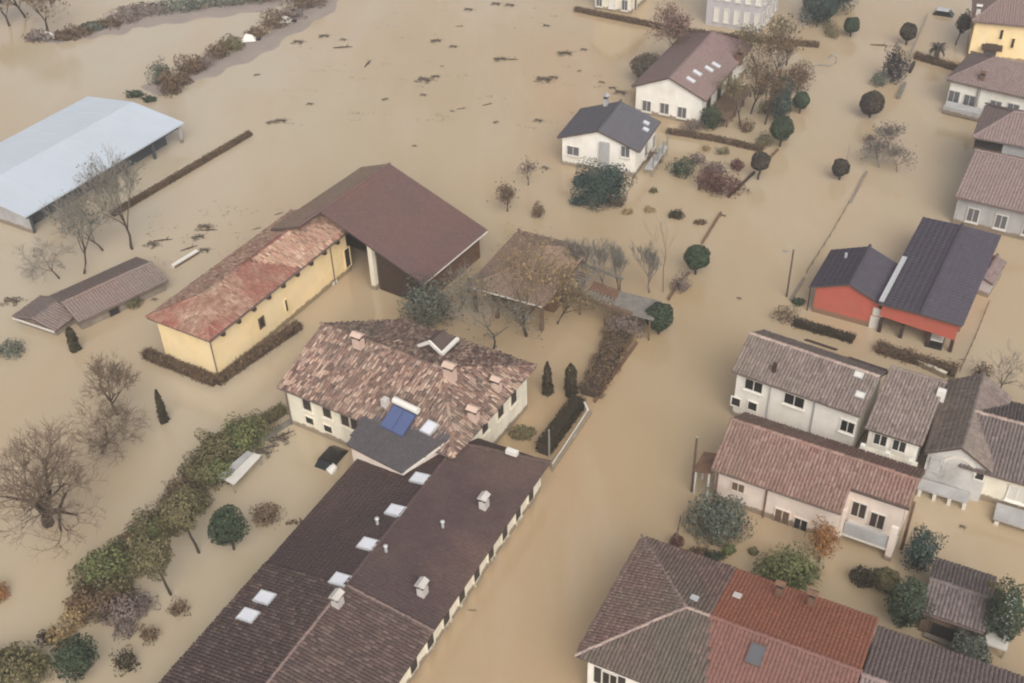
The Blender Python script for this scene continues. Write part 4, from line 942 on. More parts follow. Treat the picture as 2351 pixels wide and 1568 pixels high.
mb.add([RP(.35, .3, 1.75), RP(.75, .3, 1.75), RP(.75, W2 - .3, 1.35), RP(.35, W2 - .3, 1.35)], [(0, 1, 2, 3)])
build('front_band', mb, MT['red_wall'], rb2.root, kind='stuff')
mb = MB()
mb.add([RP(3.6, .35, -1.5), RP(L2 - .35, .35, -1.5), RP(L2 - .35, W2 - .35, -1.5), RP(3.6, W2 - .35, -1.5), RP(3.6, .35, 3.0), RP(L2 - .35, .35, 3.0), RP(L2 - .35, W2 - .35, 3.0), RP(3.6, W2 - .35, 3.0)], [(0, 1, 5, 4), (1, 2, 6, 5), (2, 3, 7, 6), (3, 0, 4, 7)])
build('wall', mb, MT['red_wall'], rb2.root)
for v in (.45, W2 * .33, W2 * .66, W2 - .45):
    mb = MB(); mb.box(RP(.55, v, -.08), .3, .3, 2.84, rb2.U, rb2.V); build('post', mb, MT['dark_wood'], rb2.root)
a, b = G(2043, 702, 3.5), G(2088, 616, 3.5)
va_ = RP(0, 0, 0); lo_, hi_ = min(rb2.lv * .0, 0), 0
side = 0 if np.linalg.norm(RP(0, 0, 3.2) - G(2043, 702, 3.2)) < np.linalg.norm(RP(0, W2, 3.2) - G(2043, 702, 3.2)) else 1
mb = MB(); vv = .18 if side == 0 else W2 - .18; mb.box(RP(4.0, vv, 3.36), 7.6, .42, .14, rb2.U, rb2.V); build('roof_flashing', mb, MT['light_metal'], rb2.root)
# little lean-to roof
rc3 = rect3((2304, 599), (2280, 653), (2251, 643), 1.6)
ls = gable_house('lean_to', 'small grey lean-to roof against the red workshop', 'shed', (rc3[0], rc3[1], rc3[2], max(rc3[3], 1.9), rc3[4]), 1.6, 1.95, 'v', ov=.15, gov=.15, wall='grey_wall', tiles=T_MAUVE, tw=.3, ts=.42, th=.04, gutter=False)

# --- white terrace: three joined parts
rc = rect3((1745, 757), (1680, 850), (1973, 962), 4.8)
B, U, V, lu, lv = rc
t1 = gable_house('terraced_house', 'white terraced house with a long grey-brown tiled roof, behind the pink house', 'house', rc, 4.8, 6.4, 'u', wall='white_wall', tiles=T_TERR, keep=60, tw=.25, ts=.38, capmat=T_CAP)
for px, ww, hh_ in (((1731, 885), 1.4, 1.0), ((1824, 919), 1.55, 1.0), ((1946, 979), 1.0, 1.05)): opening(t1, 'front', px, w=ww, hh=hh_, glass='glass', frame='white_wall', sill=True)
for px in ((1728, 932), (1690, 922)): opening(t1, 'front', px, w=.7, hh=.8, glass='near_black', frame='white_wall', sill=False, mull=False)
for u in (3.1, 6.6): downpipe(t1, t1.B + t1.U * u + t1.V * .38, 4.6, .06, 'grey_wall')
chimney(t1, (1777, 855), 'front', .28, .9, 'dark_wood', cap=False)
for px, ww, ll in (((1884, 794), 2.6, .9), ((1990, 838), 3.0, .8)):
    p, n = roof_pt(t1, px, 'back'); d = unit(np.cross(n, t1.U)); mb = MB(); mb.box(p + n * .1, ww, ll, .08, t1.U, d, n); build('roof_panel', mb, MT['dark_panel'], t1.root)
for px in ((1972, 862), (1975, 908)):
    skylight(t1, px, 'front', .55, .35, 'pale_trim')
rc = rect3((2066, 853), (1985, 982), (2120, 1018), 4.2)
t2_ = gable_house('terraced_house', 'middle part of the white terrace with a grey-brown roof set lower and back', 'house', (rc[0], rc[1], rc[2], rc[3], rc[4]), 4.2, 5.6, 'u', f=.78, wall='white_wall', tiles=T_TERR, tw=.25, ts=.38, gutter=False)
mb = MB(); q = t2_.B; mb.box(q + t2_.U * t2_.lu * .5 - t2_.V * .55 + UP * 1.35, t2_.lu, 1.1, 2.5, t2_.U, t2_.V); build('terrace_parapet', mb, MT['cream_wall'], t2_.root)
mb = MB()
for u in (.3, t2_.lu * .5, t2_.lu - .4): mb.box(q + t2_.U * u - t2_.V * 1.0 + UP * 1.9, .32, .34, 3.2, t2_.U, t2_.V)
build('parapet_posts', mb, MT['white_wall'], t2_.root, kind='stuff')
for u in (1.2, t2_.lu * .62): opening(t2_, 'front', at=t2_.B + t2_.U * u + UP * 3.2, w=.9, hh=1.0, glass='glass', frame='white_wall', sill=False)
chimney(t2_, (2160, 908), 'front', .6, .5, 'plastic_white', cap=False)
# gabled cross wing and the roof running off to the side
zg = 4.6; ap = G(2192, 1026, zg); gl = G(2128, 1026, 3.6); gr = G(2272, 1097, 3.3)
dU = ROAD; wv_ = (gr - gl) - ((gr - gl) @ dU) * dU; wgt = np.linalg.norm(wv_[:2]); dV = unit(np.array([wv_[0], wv_[1], 0]))
B0 = np.array([gl[0], gl[1], 0]); B0 = B0 + dU * ((np.array([ap[0], ap[1], 0]) - B0) @ dU) 
t3 = gable_house('gabled_wing', 'grey-white gable front with an arched niche at the end of the terrace', 'house', (B0, dU, dV, 9.0, wgt), 3.3, 4.7, 'u', ov=.2, gov=.2, wall='grey_wall', tiles=T_TERR, tw=.25, ts=.38, gutter=False)
t3.wall.data.materials[0] = plain('stained_grey_plaster', (.52, .50, .47), .85, .1, .8, (.20, .19, .18), .9, .45)
opening(t3, 'left', (2249, 1093), w=.55, hh=.6, glass='near_black', frame='white_wall', sill=False, mull=False)
opening(t3, 'left', (2150, 1068), w=.8, hh=1.2, glass='grey_wall', frame='grey_wall', sill=False, mull=False, name='niche')
p0, n0, a0 = t3.walls['left']; p = hit((2200, 1078), p0, n0); mb = MB(); N = 10
arc = [(math.cos(math.pi * i / N) * 1.0, math.sin(math.pi * i / N) * 1.0) for i in range(N + 1)]; arc2 = [(x * 1.25, y * 1.25) for x, y in arc]; Vv = []
for off in (.0, .07):
    Vv += [p + a0 * x + UP * y + n0 * off for x, y in arc] + [p + a0 * x + UP * y + n0 * off for x, y in arc2]
K = N + 1; F = []
for i in range(N): F += [(2 * K + i, 2 * K + i + 1, 3 * K + i + 1, 3 * K + i), (K + i, K + i + 1, 3 * K + i + 1, 3 * K + i), (i, i + 1, 2 * K + i + 1, 2 * K + i)]
mb.add(Vv, F); build('arch_trim', mb, MT['pale_trim'], t3.root)
mb = MB(); mb.box(p0 + a0 * wgt * .42 + n0 * .7 + UP * .75, wgt * .78, 1.1, .16, a0, n0); build('porch_slab', mb, MT['grey_wall'], t3.root)
for k in range(4):
    mb = MB(); mb.box(p0 + a0 * (wgt * (.08 + .23 * k)) + n0 * 1.1 - UP * .2, .25, .25, 1.7, a0, n0); build('porch_post', mb, MT['pale_trim'], t3.root)
Bq = G(2288, 1098, 3.0); Bq = np.array([Bq[0], Bq[1], 0]) + CROSS * .03
Bq = Bq - CROSS * 2.6 + ROAD * .25
t4 = gable_house('side_house', 'cream house with a brown-grey roof running off beside the gable front', 'house', (Bq, CROSS, ROAD, 16.6, 8.6), 3.0, 4.6, 'u', wall='cream_wall', tiles=T_DK, tw=.25, ts=.38, capmat=T_CAP)
for k in range(3): opening(t4, 'front', at=t4.B + t4.U * (4.2 + k * 2.4) + t4.V * .45 + UP * 1.5, w=1.2, hh=1.3, glass='pale_trim', frame='white_wall')
mb = MB(); mb.box(t4.B + t4.U * 7.6 - t4.V * .9 + UP * .55, 9, 1.6, .3, t4.U, t4.V); build('porch_roof', mb, MT['grey_wall'], t4.root)
for k in range(4):
    mb = MB(); mb.box(t4.B + t4.U * (3.4 + k * 2.3) - t4.V * 1.5 - UP * .4, .3, .3, 1.6, t4.U, t4.V); build('porch_post', mb, MT['pale_trim'], t4.root)

# --- pink house with loggia
rc = rect3((1697, 945), (1632, 1075), (2062, 1243), 3.3)
B, U, V, lu, lv = rc; pk = House(); pk.B, pk.U, pk.V, pk.lu, pk.lv = np.array([B[0], B[1], 0.]), U, V, lu, lv
def KP(u, v, z): return pk.B + pk.U * u + pk.V * v + UP * z
c = KP(lu / 2, lv / 2, 0); pk.root = empty('pink_house', (c[0], c[1], 0), 'pale pink house with a faded terracotta roof cut back over a loggia', 'house')
pe, pr = 3.3, 5.3; f = .5; sl = (pr - pe) / (lv * f); n0_ = 1.55; nu = lu * .70
KV = [KP(0, 0, pe), KP(nu, 0, pe), KP(nu, n0_, pe + sl * n0_), KP(lu, n0_, pe + sl * n0_), KP(lu, lv * f, pr), KP(0, lv * f, pr), KP(lu, lv, pe), KP(0, lv, pe)]
kp = [(0, 1, 2, 5), (2, 3, 4, 5), (5, 4, 6, 7)]
pk.roof = slab_roof(pk.root, KV, kp, MT['roof_under'], .17)
add_tiles(pk.roof, [[KV[i] for i in (0, 1, 2, 3, 4, 5)], [KV[i] for i in kp[2]]], T_PINK, .25, .38, keep=250); add_caps(pk.roof, [(KV[5], KV[4])], T_PINK)
nf = unit(np.cross(U, KV[5] - KV[0])); pk.planes = {'front': (KV[0], nf)}
o = .45; mb = MB()
Q = [KP(.3, o, -1.6), KP(nu, o, -1.6), KP(nu, o + 1.6, -1.6), KP(lu - .3, o + 1.6, -1.6), KP(lu - .3, lv - o, -1.6), KP(.3, lv - o, -1.6)]
zt = [pe + sl * o - .17, pe + sl * o - .17, pe + sl * (o + 1.6) - .17, pe + sl * (o + 1.6) - .17, pe, pe]
Q2 = [np.array([q[0], q[1], z]) for q, z in zip(Q, zt)]
mb.add(Q + Q2, [(0, 1, 7, 6), (1, 2, 8, 7), (2, 3, 9, 8), (4, 5, 11, 10)])
k = len(Q + Q2); mb.add([KP(lu - .3, lv * f, pr - .17)], []); mb.f += [(3, 4, 10, k, 9)]; mb.add([KP(.3, lv * f, pr - .17)], []); mb.f += [(5, 0, 6, k + 1, 11)]
pk.wall = build('wall', mb, MT['pink_wall'], pk.root)
pk.walls = {'front': (KP(0, o, 0), -V, U), 'inner': (KP(0, o + 1.6, 0), -V, U)}
mb = MB(); mb.box(KP((nu + lu) / 2, o + .12, 1.55), lu - nu - .6, .14, 1.1, U, V); build('balcony_parapet', mb, MT['grey_wall'], pk.root)
mb = MB(); mb.box(KP((nu + lu) / 2, o + .8, .93), lu - nu - .5, 1.58, .16, U, V); build('balcony_floor', mb, MT['pale_trim'], pk.root)
for u, ww in ((nu + .12, .24), (lu - .5, .45)):
    mb = MB(); mb.box(KP(u, o + .1, 1.1), ww, .3, 4.2, U, V); build('loggia_pillar', mb, MT['pink_wall'], pk.root)
for px, ww in (((1972, 1170), .95), ((2014, 1195), .95)): opening(pk, 'inner', px, w=ww, hh=1.35, glass='dark_wood', frame='pale_trim', sill=False)
opening(pk, 'front', (1795, 1188), w=1.0, hh=1.5, glass='brown_wood', frame='pink_wall', sill=False)
opening(pk, 'front', (1838, 1205), w=.9, hh=1.2, glass='near_black', frame='pink_wall', sill=False)
opening(pk, 'front', (1695, 1118), w=.9, hh=.8, glass='brown_wood', frame='pink_wall', sill=False)
for u in (.45, 4.1): downpipe(pk, KP(u, .33, 0), 3.2, .07, 'terracotta_wall')
mb = MB(); mb.tube([KP(.05, -.06, pe - .08), KP(nu - .05, -.06, pe - .08)], .08, 6); build('gutter', mb, MT['gutter'], pk.root)
mb = MB(); mb.box(KP(lu + .12, lv * .25 + .3, 2.2), .2, .3, 4.6, U, V); build('corner_post', mb, MT['terracotta_wall'], pk.root)
# sunken porch beside its near corner
pp = empty('porch', G(1640, 1125), 'narrow tiled porch on thin posts at the near corner of the pink house', 'porch')
mb = MB()
for dx, dy in ((0, 0), (1.0, 0), (0, 1.6), (1.0, 1.6)): mb.box(KP(-1.15 + dx, .3 + dy, .5), .12, .12, 4.0, U, V)
build('posts', mb, MT['pale_trim'], pp, kind='stuff')
mb = MB(); sp = unit(U + UP * .25); mb.box(KP(-.6, 1.1, 2.62), 1.5, 2.2, .12, sp, V, np.cross(sp, V)); build('roof', mb, MT['terracotta_wall'], pp)

# --- hipped brown and red house at the bottom
rc = rect3((1335.4, 1510), (1474.5, 1232), (2008, 1450), 4.4)
B, U, V, lu, lv = rc; V = ROAD * -1; U = CROSS; br = House(); br.B = np.array([B[0], B[1], 0.]); br.U, br.V, br.lu, br.lv = U, V, 15.5, lv
def QP(u, v, z): return br.B + br.U * u + br.V * v + UP * z
q = hit((1575, 1395), QP(0, lv / 2, 0), V); bz = min(max(q[2], 5.5), 6.6); hq = (q - br.B) @ U
c = QP(7, lv / 2, 0); br.root = empty('hipped_brown_house', (c[0], c[1], 0), 'house with a hipped roof, half old brown tiles with pale ridges, half new red', 'house')
lu = 15.3
BV = [QP(0, 0, 4.4), QP(lu, 0, 4.4), QP(lu, lv, 4.4), QP(0, lv, 4.4), QP(hq, lv / 2, bz), QP(lu, lv / 2, bz)]
br.roof = slab_roof(br.root, BV, [(0, 1, 5, 4), (2, 3, 4, 5), (3, 0, 4)], MT['roof_under'], .18)
js = hq + .6; ja, jb, jc = QP(js + .9, 0, 4.4), QP(js + .9, lv / 2, bz), QP(js + 2.6, lv, 4.4)
jm = QP(js + .9, lv / 2, bz)
add_tiles(br.roof, [[BV[0], ja, jb, BV[4]], [BV[3], BV[0], BV[4]]], T_BR, .24, .36, keep=150); add_tiles(br.roof, [[jc, BV[3], BV[4], jb]], T_BRMOSS, .24, .36, keep=150)
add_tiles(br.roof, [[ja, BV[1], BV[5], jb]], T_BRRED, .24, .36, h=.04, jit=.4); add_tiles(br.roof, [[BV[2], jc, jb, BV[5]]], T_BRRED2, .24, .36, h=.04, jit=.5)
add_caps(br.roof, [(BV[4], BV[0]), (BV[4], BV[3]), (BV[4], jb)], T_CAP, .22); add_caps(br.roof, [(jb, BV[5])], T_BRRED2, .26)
mb = MB(); o = .55; Q = [QP(o, o, -1.6), QP(lu, o, -1.6), QP(lu, lv - o, -1.6), QP(o, lv - o, -1.6)]; Q2 = [p + UP * (1.6 + 4.5) for p in Q]
mb.add(Q + Q2, [(0, 1, 5, 4), (1, 2, 6, 5), (2, 3, 7, 6), (3, 0, 4, 7)]); build('wall', mb, MT['white_wall'], br.root)
br.walls = {'front': (QP(0, lv - o, 0), V, U), 'back': (QP(0, o, 0), -V, U), 'left': (QP(o, 0, 0), -U, V)}
br.planes = {'front': (BV[3], unit(np.cross(U, BV[4] - BV[3]))), 'back': (BV[0], unit(np.cross(U, BV[4] - BV[0]))), 'left': (BV[0], unit(np.cross(V, BV[4] - BV[0])))}
for k in range(4): opening(br, 'front', at=QP(2 + k * 3.2, lv - o, 2.6), w=.9, hh=1.3, glass='glass', shutters='shutter')
for k in range(3): opening(br, 'left', at=QP(o, 2 + k * 2.8, 2.6), w=.9, hh=1.3, glass='glass', shutters='shutter')
for px in ((1788, 1368), (1861, 1390)): chimney(br, px, 'back', .42, .85, 'terracotta_wall')
p, n = roof_pt(br, (1735, 1505), 'front'); skylight(br, (1735, 1505), 'front', .8, 1.2, 'glass_grey', 'gutter')
for px in ((1692, 1370), (1594, 1376)):
    p, n = roof_pt(br, px, 'back'); mb = MB(); d = unit(np.cross(n, U)); mb.box(p + n * .12, .5, .5, .06, U, d, n); build('roof_hatch', mb, MT['pale_chimney'] if px[0] > 1650 else MT['light_metal'], br.root)
p, n = roof_pt(br, (1470, 1500), 'left') if False else roof_pt(br, (1640, 1530), 'front')
for px in ((1462, 1538),): pass
# grey roof running on behind it
Bn = br.B + U * (lu + .05)
gr_ = gable_house('grey_annex', 'lower grey-brown tiled roof joined to the end of the red-tiled house', 'house', (Bn, U, V, 12.0, lv), 3.7, 5.4, 'u', wall='white_wall', tiles=T_MAUVE, tw=.25, ts=.38, jit=.8)

# --- dark shed between the gardens
rc = rect3((2116, 1276), (2113.6, 1399), (2195.6, 1440), 2.2)
ds = gable_house('garden_shed', 'shed with a dark mottled tiled roof between tall shrubs', 'shed', (G(2113.6, 1399, 2.2), CROSS, ROAD, 3.9, 4.8), 2.1, 2.55, 'u', ov=.2, gov=.2, wall='brown_wood', tiles=T_DK, tw=.25, ts=.38)
opening(ds, 'front', at=ds.B + ds.U * 1.8 + UP * .7, w=1.8, hh=1.2, glass='near_black', frame='brown_wood', name='doorway', sill=False, mull=False)
p = G(2211, 1415, 1.1); pt = empty('patio_slab', (p[0], p[1], 0), 'pale flat roof slab beside the dark mottled shed', 'canopy'); mb = MB()
mb.box(ds.B + CROSS * 4.75 + ROAD * 2.4 + UP * 1.0, 1.35, 4.6, .14, CROSS, ROAD); build('slab', mb, MT['pale_trim'], pt); mb = MB()
for i, j in ((4.2, .3), (5.3, .3), (4.2, 4.5), (5.3, 4.5)): mb.box(ds.B + CROSS * i + ROAD * j, .1, .1, 1.86, CROSS, ROAD)
build('posts', mb, MT['grey_pole'], pt, kind='stuff')

# ------------------------------------------------------------------ trees, shrubs and hedges
def crown_of(base_px, top_px, side=None, rpx=None):
    """ground point, crown centre height and radius from base, crown centre and crown radius on the survey frame"""
    g = G(*base_px); dist = np.linalg.norm(g - np.array([0, 0, CAMH])); r = rpx * dist / FPX
    zz = min(np.arange(0.2, 15, .05), key=lambda z: abs(proj((g[0], g[1], z))[1] - top_px[1])); return g, zz, r
ST = 'round clipped street trees along the flooded road'
for i, (b, c, r, leaf, lab) in enumerate((
    ((1511, 766), (1515, 726), 32, L_BALL, 'round clipped green tree at the corner of the grey pergola'),
    ((1598, 630), (1603, 591), 29, L_BALL, 'round dark green ball tree beyond the grey pergola, on the road edge'),
    ((1741, 412), (1747, 370), 21, L_BROWNBALL, 'brown ball tree on the road edge by the red garden shrubs'),
    ((1790, 336), (1797, 294), 26, L_BALL, 'green ball tree below the tall blue-green conifer, on the road edge'),
    ((1836, 260), (1840, 230), 18, L_BALL, 'small green ball tree touching the tall conifer by the road'),
    ((1952, 84), (1955, 57), 17, L_BALL, 'small green ball tree standing alone in the flooded road near the dark firs'),
    ((1996, 270), (2003, 236), 26, L_BROWNBALL, 'brown-green ball tree across the road from the tall conifer'),
    ((1926, 412), (1924, 385), 19, L_BROWNBALL, 'small brown ball tree opposite the red garden shrubs, far kerb'),
    ((2080, 103), (2087, 72), 18, L_BROWNBALL, 'small brown ball tree beside the far garden railing'))):
    g, z, rr = crown_of(b, c, rpx=r)
    round_tree('street_tree', lab, g, z, rr, leaf, 1500, .15, 'tree', ST, amp=.10, shell=.6, seed=20 + i, tr=.13)
# trees along the far side of the road
g, z, rr = crown_of((2050, 186), (2043, 150), rpx=26)
round_tree('dark_tree', 'dark plum coloured tree with an open split crown on the far kerb', g, z, (rr * .95, rr * .95, rr * 1.5), leafmat('dark_plum_leaves', [(.03, .025, .028), (.06, .05, .052), (.042, .035, .038)]), 1100, .16, amp=.45, shell=.3, seed=41)
g = G(2018, 195); bush('roadside_shrub', 'grey straggly shrub between the plum tree and the ball tree', g, (1.2, 1.1, 1.2), L_GREYG, 350, .15, seed=42)
g = G(2000, 330); bush('roadside_shrub', 'thin grey shrub on the far kerb below the ball tree', g, (.7, 1.4, .6), L_PLUM, 200, .13, seed=43)
g, z, rr = crown_of((2192, 104), (2208, 52), rpx=17)
round_tree('tall_tree', 'tall slim tree with a small dark crown, beside the yellow house', g, z, (rr * .9, rr * .9, rr * 1.25), L_BROWNBALL, 700, .17, amp=.3, shell=.4, seed=44, off=(.6, 0))
def palm(label, base, h, fr, leaf=L_BROWNBALL, seed=1):
    r = np.random.default_rng(seed); root = empty('palm_tree', (base[0], base[1], 0), label, 'palm tree'); mb = MB()
    mb.tube([(base[0], base[1], -1), (base[0] + .08, base[1], h * .5), (base[0], base[1], h)], [.2, .17, .15], 7); build('trunk', mb, MT['bark'], root)
    V = []; F = []
    for i in range(34):
        a = r.uniform(0, 6.28); e = r.uniform(-.1, 1.2); hh = np.array([math.cos(a), math.sin(a), 0]); s = np.array([-hh[1], hh[0], 0]); p = np.array([base[0], base[1], h])
        for j in range(4):
            el = e - j * .5; q = p + (hh * math.cos(el) + UP * math.sin(el)) * fr / 4; w0, w1 = (.14, .22, .18, .10, .02)[j:j + 2]; k = len(V); V += [p - s * w0, p + s * w0, q + s * w1, q - s * w1]; F.append((k, k + 1, k + 2, k + 3)); p = q
    build_np('fronds', np.array(V), F, leaf, root); return root
palm('small dark palm standing on the far garden hedge', G(2148, 142), 1.7, 1.5, seed=5)
# big firs at the top of the road
for i, (b, rr, h, lab) in enumerate((((1878, 52), 2.6, 5.5, 'tall dark fir at the roadside, nearest of the top group'), ((1905, 25), 3.0, 7.5, 'tall blue-green fir behind the nearest roadside fir'), ((1935, 5), 2.4, 6.5, 'blue-green fir farthest up the road'))):
    g = G(*b); round_tree('fir_tree', lab, g, h * .5, (rr, rr, h * .55), L_FIR, 2000, .2, group='firs at the top of the road', amp=.25, shell=.35, seed=50 + i, tr=.15)
g = G(1907, 78); bush('roadside_shrub', 'brown-green shrub at the foot of the roadside firs', g, (1.0, 2.2, .9), L_OLIVE, 300, .16, seed=54)
# autumn tree by the villa
bare_tree('tall reddish brown twiggy tree between the cream house and the grey villa', G(1570, 163), 8.5, 1.0, .2, 61, 5, (3, 4), twig='twig_brown', fork=.22, upw=.7, leaf=leafmat('reddish_haze_leaves', [(.16, .095, .08), (.22, .14, .11), (.19, .115, .095)]), nleaf=1500, lsize=.15)
g, z, rr = crown_of((1482, 186), (1470, 152), rpx=33)
round_tree('brown_tree', 'round brown tree beside the gabled white house at the open water', g, z, (rr, rr, rr * .95), leafmat('brown_haze_leaves', [(.085, .068, .048), (.125, .10, .075), (.10, .08, .058)]), 1500, .17, amp=.22, shell=.35, seed=63)
# garden trees beside the gabled house
TW = 'bare brown garden trees beside the gabled white house'
for i, (b, h, sp, lean, lab) in enumerate((((1755, 285), 6.5, .55, (.0, .0), 'dark upright bare tree nearest the tall conifer'), ((1700, 290), 5.5, .8, (-.1, 0), 'brown twiggy tree standing clear in the middle of the garden water'),
        ((1722, 262), 6.5, .6, (0, 0), 'brown bare tree between the two darker garden trees'), ((1738, 190), 7.0, .7, (.05, 0), 'tall brown tree by the garden hedge corner'), ((1775, 175), 6.5, .9, (.1, 0), 'orange-brown tree in front of the pale hedge gap'), ((1808, 150), 5.5, .9, (.1, 0), 'brown tree by the hedge end near the road'), ((1795, 205), 6.0, .9, (0, 0), 'light brown spreading tree close to the road lamp'))):
    bare_tree(lab, G(*b), h, sp, .14, 70 + i, 4, (3, 4), lean, 'twig_brown', fork=.25, upw=.6, leaf=L_BROWN if i % 2 == 0 else L_YELLOW if i == 4 else L_OLIVE, nleaf=450, lsize=.14, group=TW)
g, z, rr = crown_of((1780, 300), (1790, 235), rpx=30)
round_tree('conifer', 'tall blue-green conifer between the garden and the road', G(1788, 282), 2.9, (1.35, 1.35, 2.7), L_FIR, 1500, .15, amp=.2, shell=.4, seed=80)
g = G(1838, 190); round_tree('brown_tree', 'dark brown bushy tree beside the curled road lamp', G(1830, 214), 2.2, (1.6, 1.6, 1.7), L_BROWN, 900, .15, amp=.3, shell=.35, seed=81)
bush('dark_shrub', 'dark green rounded shrub at the corner of the gabled house', G(1630, 292), (1.35, 1.2, 1.9), L_BALL, 900, .14, seed=82)
bush('grey_shrub', 'low grey shrub against the gabled house wall', G(1590, 298), (1.4, .8, .8), L_PLUM, 350, .13, seed=83)
bush('olive_shrub', 'olive brown shrub at the road end of the garden hedge', G(1752, 333), (1.0, 1.0, .9), L_OLIVE, 320, .14, seed=84)
# big dark fir bush of the white house
bush('spreading_fir', 'wide dark blue-green fir in front of the white house', G(1378, 462), (2.7, 2.4, 2.6), L_FIR, 2600, .17, 'tree', amp=.3, shell=.3, seed=85, cz=1.7, extra=[(-1.7, .4, .6, 1.2, .9, .6, 350), (1.5, .8, .4, 1.2, 1.0, 1.4, 500), (-2.2, -.9, -1.0, 1.1, .6, .45, 220)])
bush('low_shrub', 'brown shrub behind the white house balcony', G(1505, 372), (.9, .8, .8), L_BROWN, 260, .13, seed=86)
# red shrubs and garden bushes
GB = 'shrubs in the flooded garden by the road'
for i, (b, r3, leaf, n, lab) in enumerate((((1565, 400), (1.5, 1.2, 1.3), L_BALL, 700, 'dark green bush beside the red garden shrubs'), ((1628, 430), (1.7, 1.3, 1.5), L_RED, 800, 'dark red shrub in the middle of the garden bed'), ((1665, 443), (2.0, 1.4, 1.4), L_RED, 800, 'broad red shrub nearest the road edge'), ((1640, 395), (1.4, 1.0, .8), L_PLUM, 350, 'plum grey shrub behind the red shrubs'),
        ((1692, 388), (.7, .7, .75), L_RED, 260, 'small round dark red bush alone by the road wall'), ((1660, 352), (.8, .6, .45), L_OLIVE, 160, 'low olive clump under the garden hedge'), ((1553, 498), (.8, .7, .5), L_CYP, 260, 'small black-brown round clump in the open garden water'), ((1608, 513), (.75, .4, .3), L_BROWN, 140, 'low brown clump beside the black-brown one'),
        ((1490, 485), (.6, .5, .3), L_YELLOW, 90, 'pale straw clump in the garden water'), ((1440, 490), (.6, .5, .3), L_YELLOW, 90, 'pale straw clump below the wide fir'), ((1500, 441), (.5, .4, .3), L_OLIVE, 90, 'olive clump beside the dark green bush'), ((1622, 345), (.5, .5, .4), L_YELLOW, 80, 'pale straw tuft beside the garden hedge'))):
    bush('garden_shrub', lab, G(*b), r3, leaf, n, .14, group=GB, seed=90 + i, amp=.3)
# dry shrubs in the open water
DS = 'dry brown shrubs standing in open water'
bare_tree('pair of bare brown shrubs with upright twigs, tallest in open water', G(1212, 425), 2.6, .6, .07, 110, 4, (3, 4), (0, 0), 'twig_brown', fork=.05, cat='shrub', group=DS, name='bare_shrub', leaf=L_PLUM, nleaf=120)
bare_tree('wide bare grey-brown shrub in open water behind the tan roof', G(1165, 485), 3.4, .95, .09, 111, 4, (4, 5), (0, 0), 'twig_brown', fork=.05, cat='shrub', group=DS, name='bare_shrub', leaf=L_BROWN, nleaf=200)
bush('dry_shrub', 'small upright brown shrub alone in open water by the tan roof', G(1236, 497), (.7, .6, 1.1), L_BROWN, 260, .13, group=DS, seed=112)
# trees of the farmyard
bare_tree('yellow-leaved tree in front of the tan tiled roof', G(1211, 772), 7.5, .85, .17, 120, 5, (3, 4), (-.02, .02), 'twig_brown', fork=.33, upw=.35, leaf=L_YELLOW, nleaf=2400, lsize=.085)
bare_tree('slim brown tree beside the yellow-leaved one, near the pergola post', G(1277, 745), 4.0, .6, .10, 121, 4, (3, 4), twig='twig_brown', fork=.3, leaf=L_OLIVE, nleaf=250)
bare_tree('grey bare tree growing just behind the mottled farmhouse roof', G(1139, 806), 5.2, .95, .11, 122, 5, (3, 4), twig='twig_grey', bark='bark', fork=.33, leaf=L_GREYG, nleaf=350)
bush('dark_olive_tree', 'dark grey-green bush between the big barn and the farmhouse', G(985, 738), (2.5, 2.0, 2.6), L_GREYG, 1500, .16, 'tree', seed=123, cz=1.6, amp=.3)
bare_tree('wide grey bare tree at the corner of the big barn', G(1052, 715), 4.6, 1.1, .13, 124, 5, (3, 4), twig='twig_grey', bark='bark_grey', fork=.25)
PL = 'bare grey trees behind the pergola'
for i, (b, h, lab) in enumerate((((1392, 668), 4.6, 'wide grey bare tree behind the open middle of the pergola'), ((1420, 672), 4.2, 'grey bare tree with straight shoots behind the pergola roof'), ((1492, 672), 3.6, 'vase shaped bare tree behind the road end of the pergola'), ((1340, 655), 4.2, 'pale grey bare tree by the farm end of the pergola'))):
    bare_tree(lab, G(*b), h, .75, .10, 130 + i, 5, (3, 4), twig='twig_grey', bark='bark_grey', fork=.18, upw=.9, group=PL)
bare_tree('straight bare sapling at the road end of the pergola', G(1527, 668), 3.6, .3, .07, 136, 3, (2, 3), twig='twig_grey', bark='bark_grey', fork=.7, upw=1.0)
bush('dry_shrub', 'grey-plum dry shrub on the road edge by the pergola', G(1563, 665), (.9, 1.0, 1.2), L_PLUM, 320, .12, seed=137)
# cypresses
cypress('tapered cypress nearest the farmhouse corner', G(1257, 902), 3.4, .50, seed=140, tip=.3)
cypress('blunt topped cypress beside the tapered one, nearer the road', G(1310, 905), 3.3, .55, seed=141, tip=.75)
cypress('leaning narrow cypress in open water by the big bare tree', G(378, 967), 3.4, .42, seed=142, tip=.25)
cypress('short thick cypress at the small grey shed', G(174, 803), 2.6, .48, seed=143, tip=.7)
bush('olive_clump', 'flat olive clump in the water beside the farmhouse', G(1199, 1000), (1.15, .8, .55), L_OLIVE, 450, .12, seed=144, amp=.15)
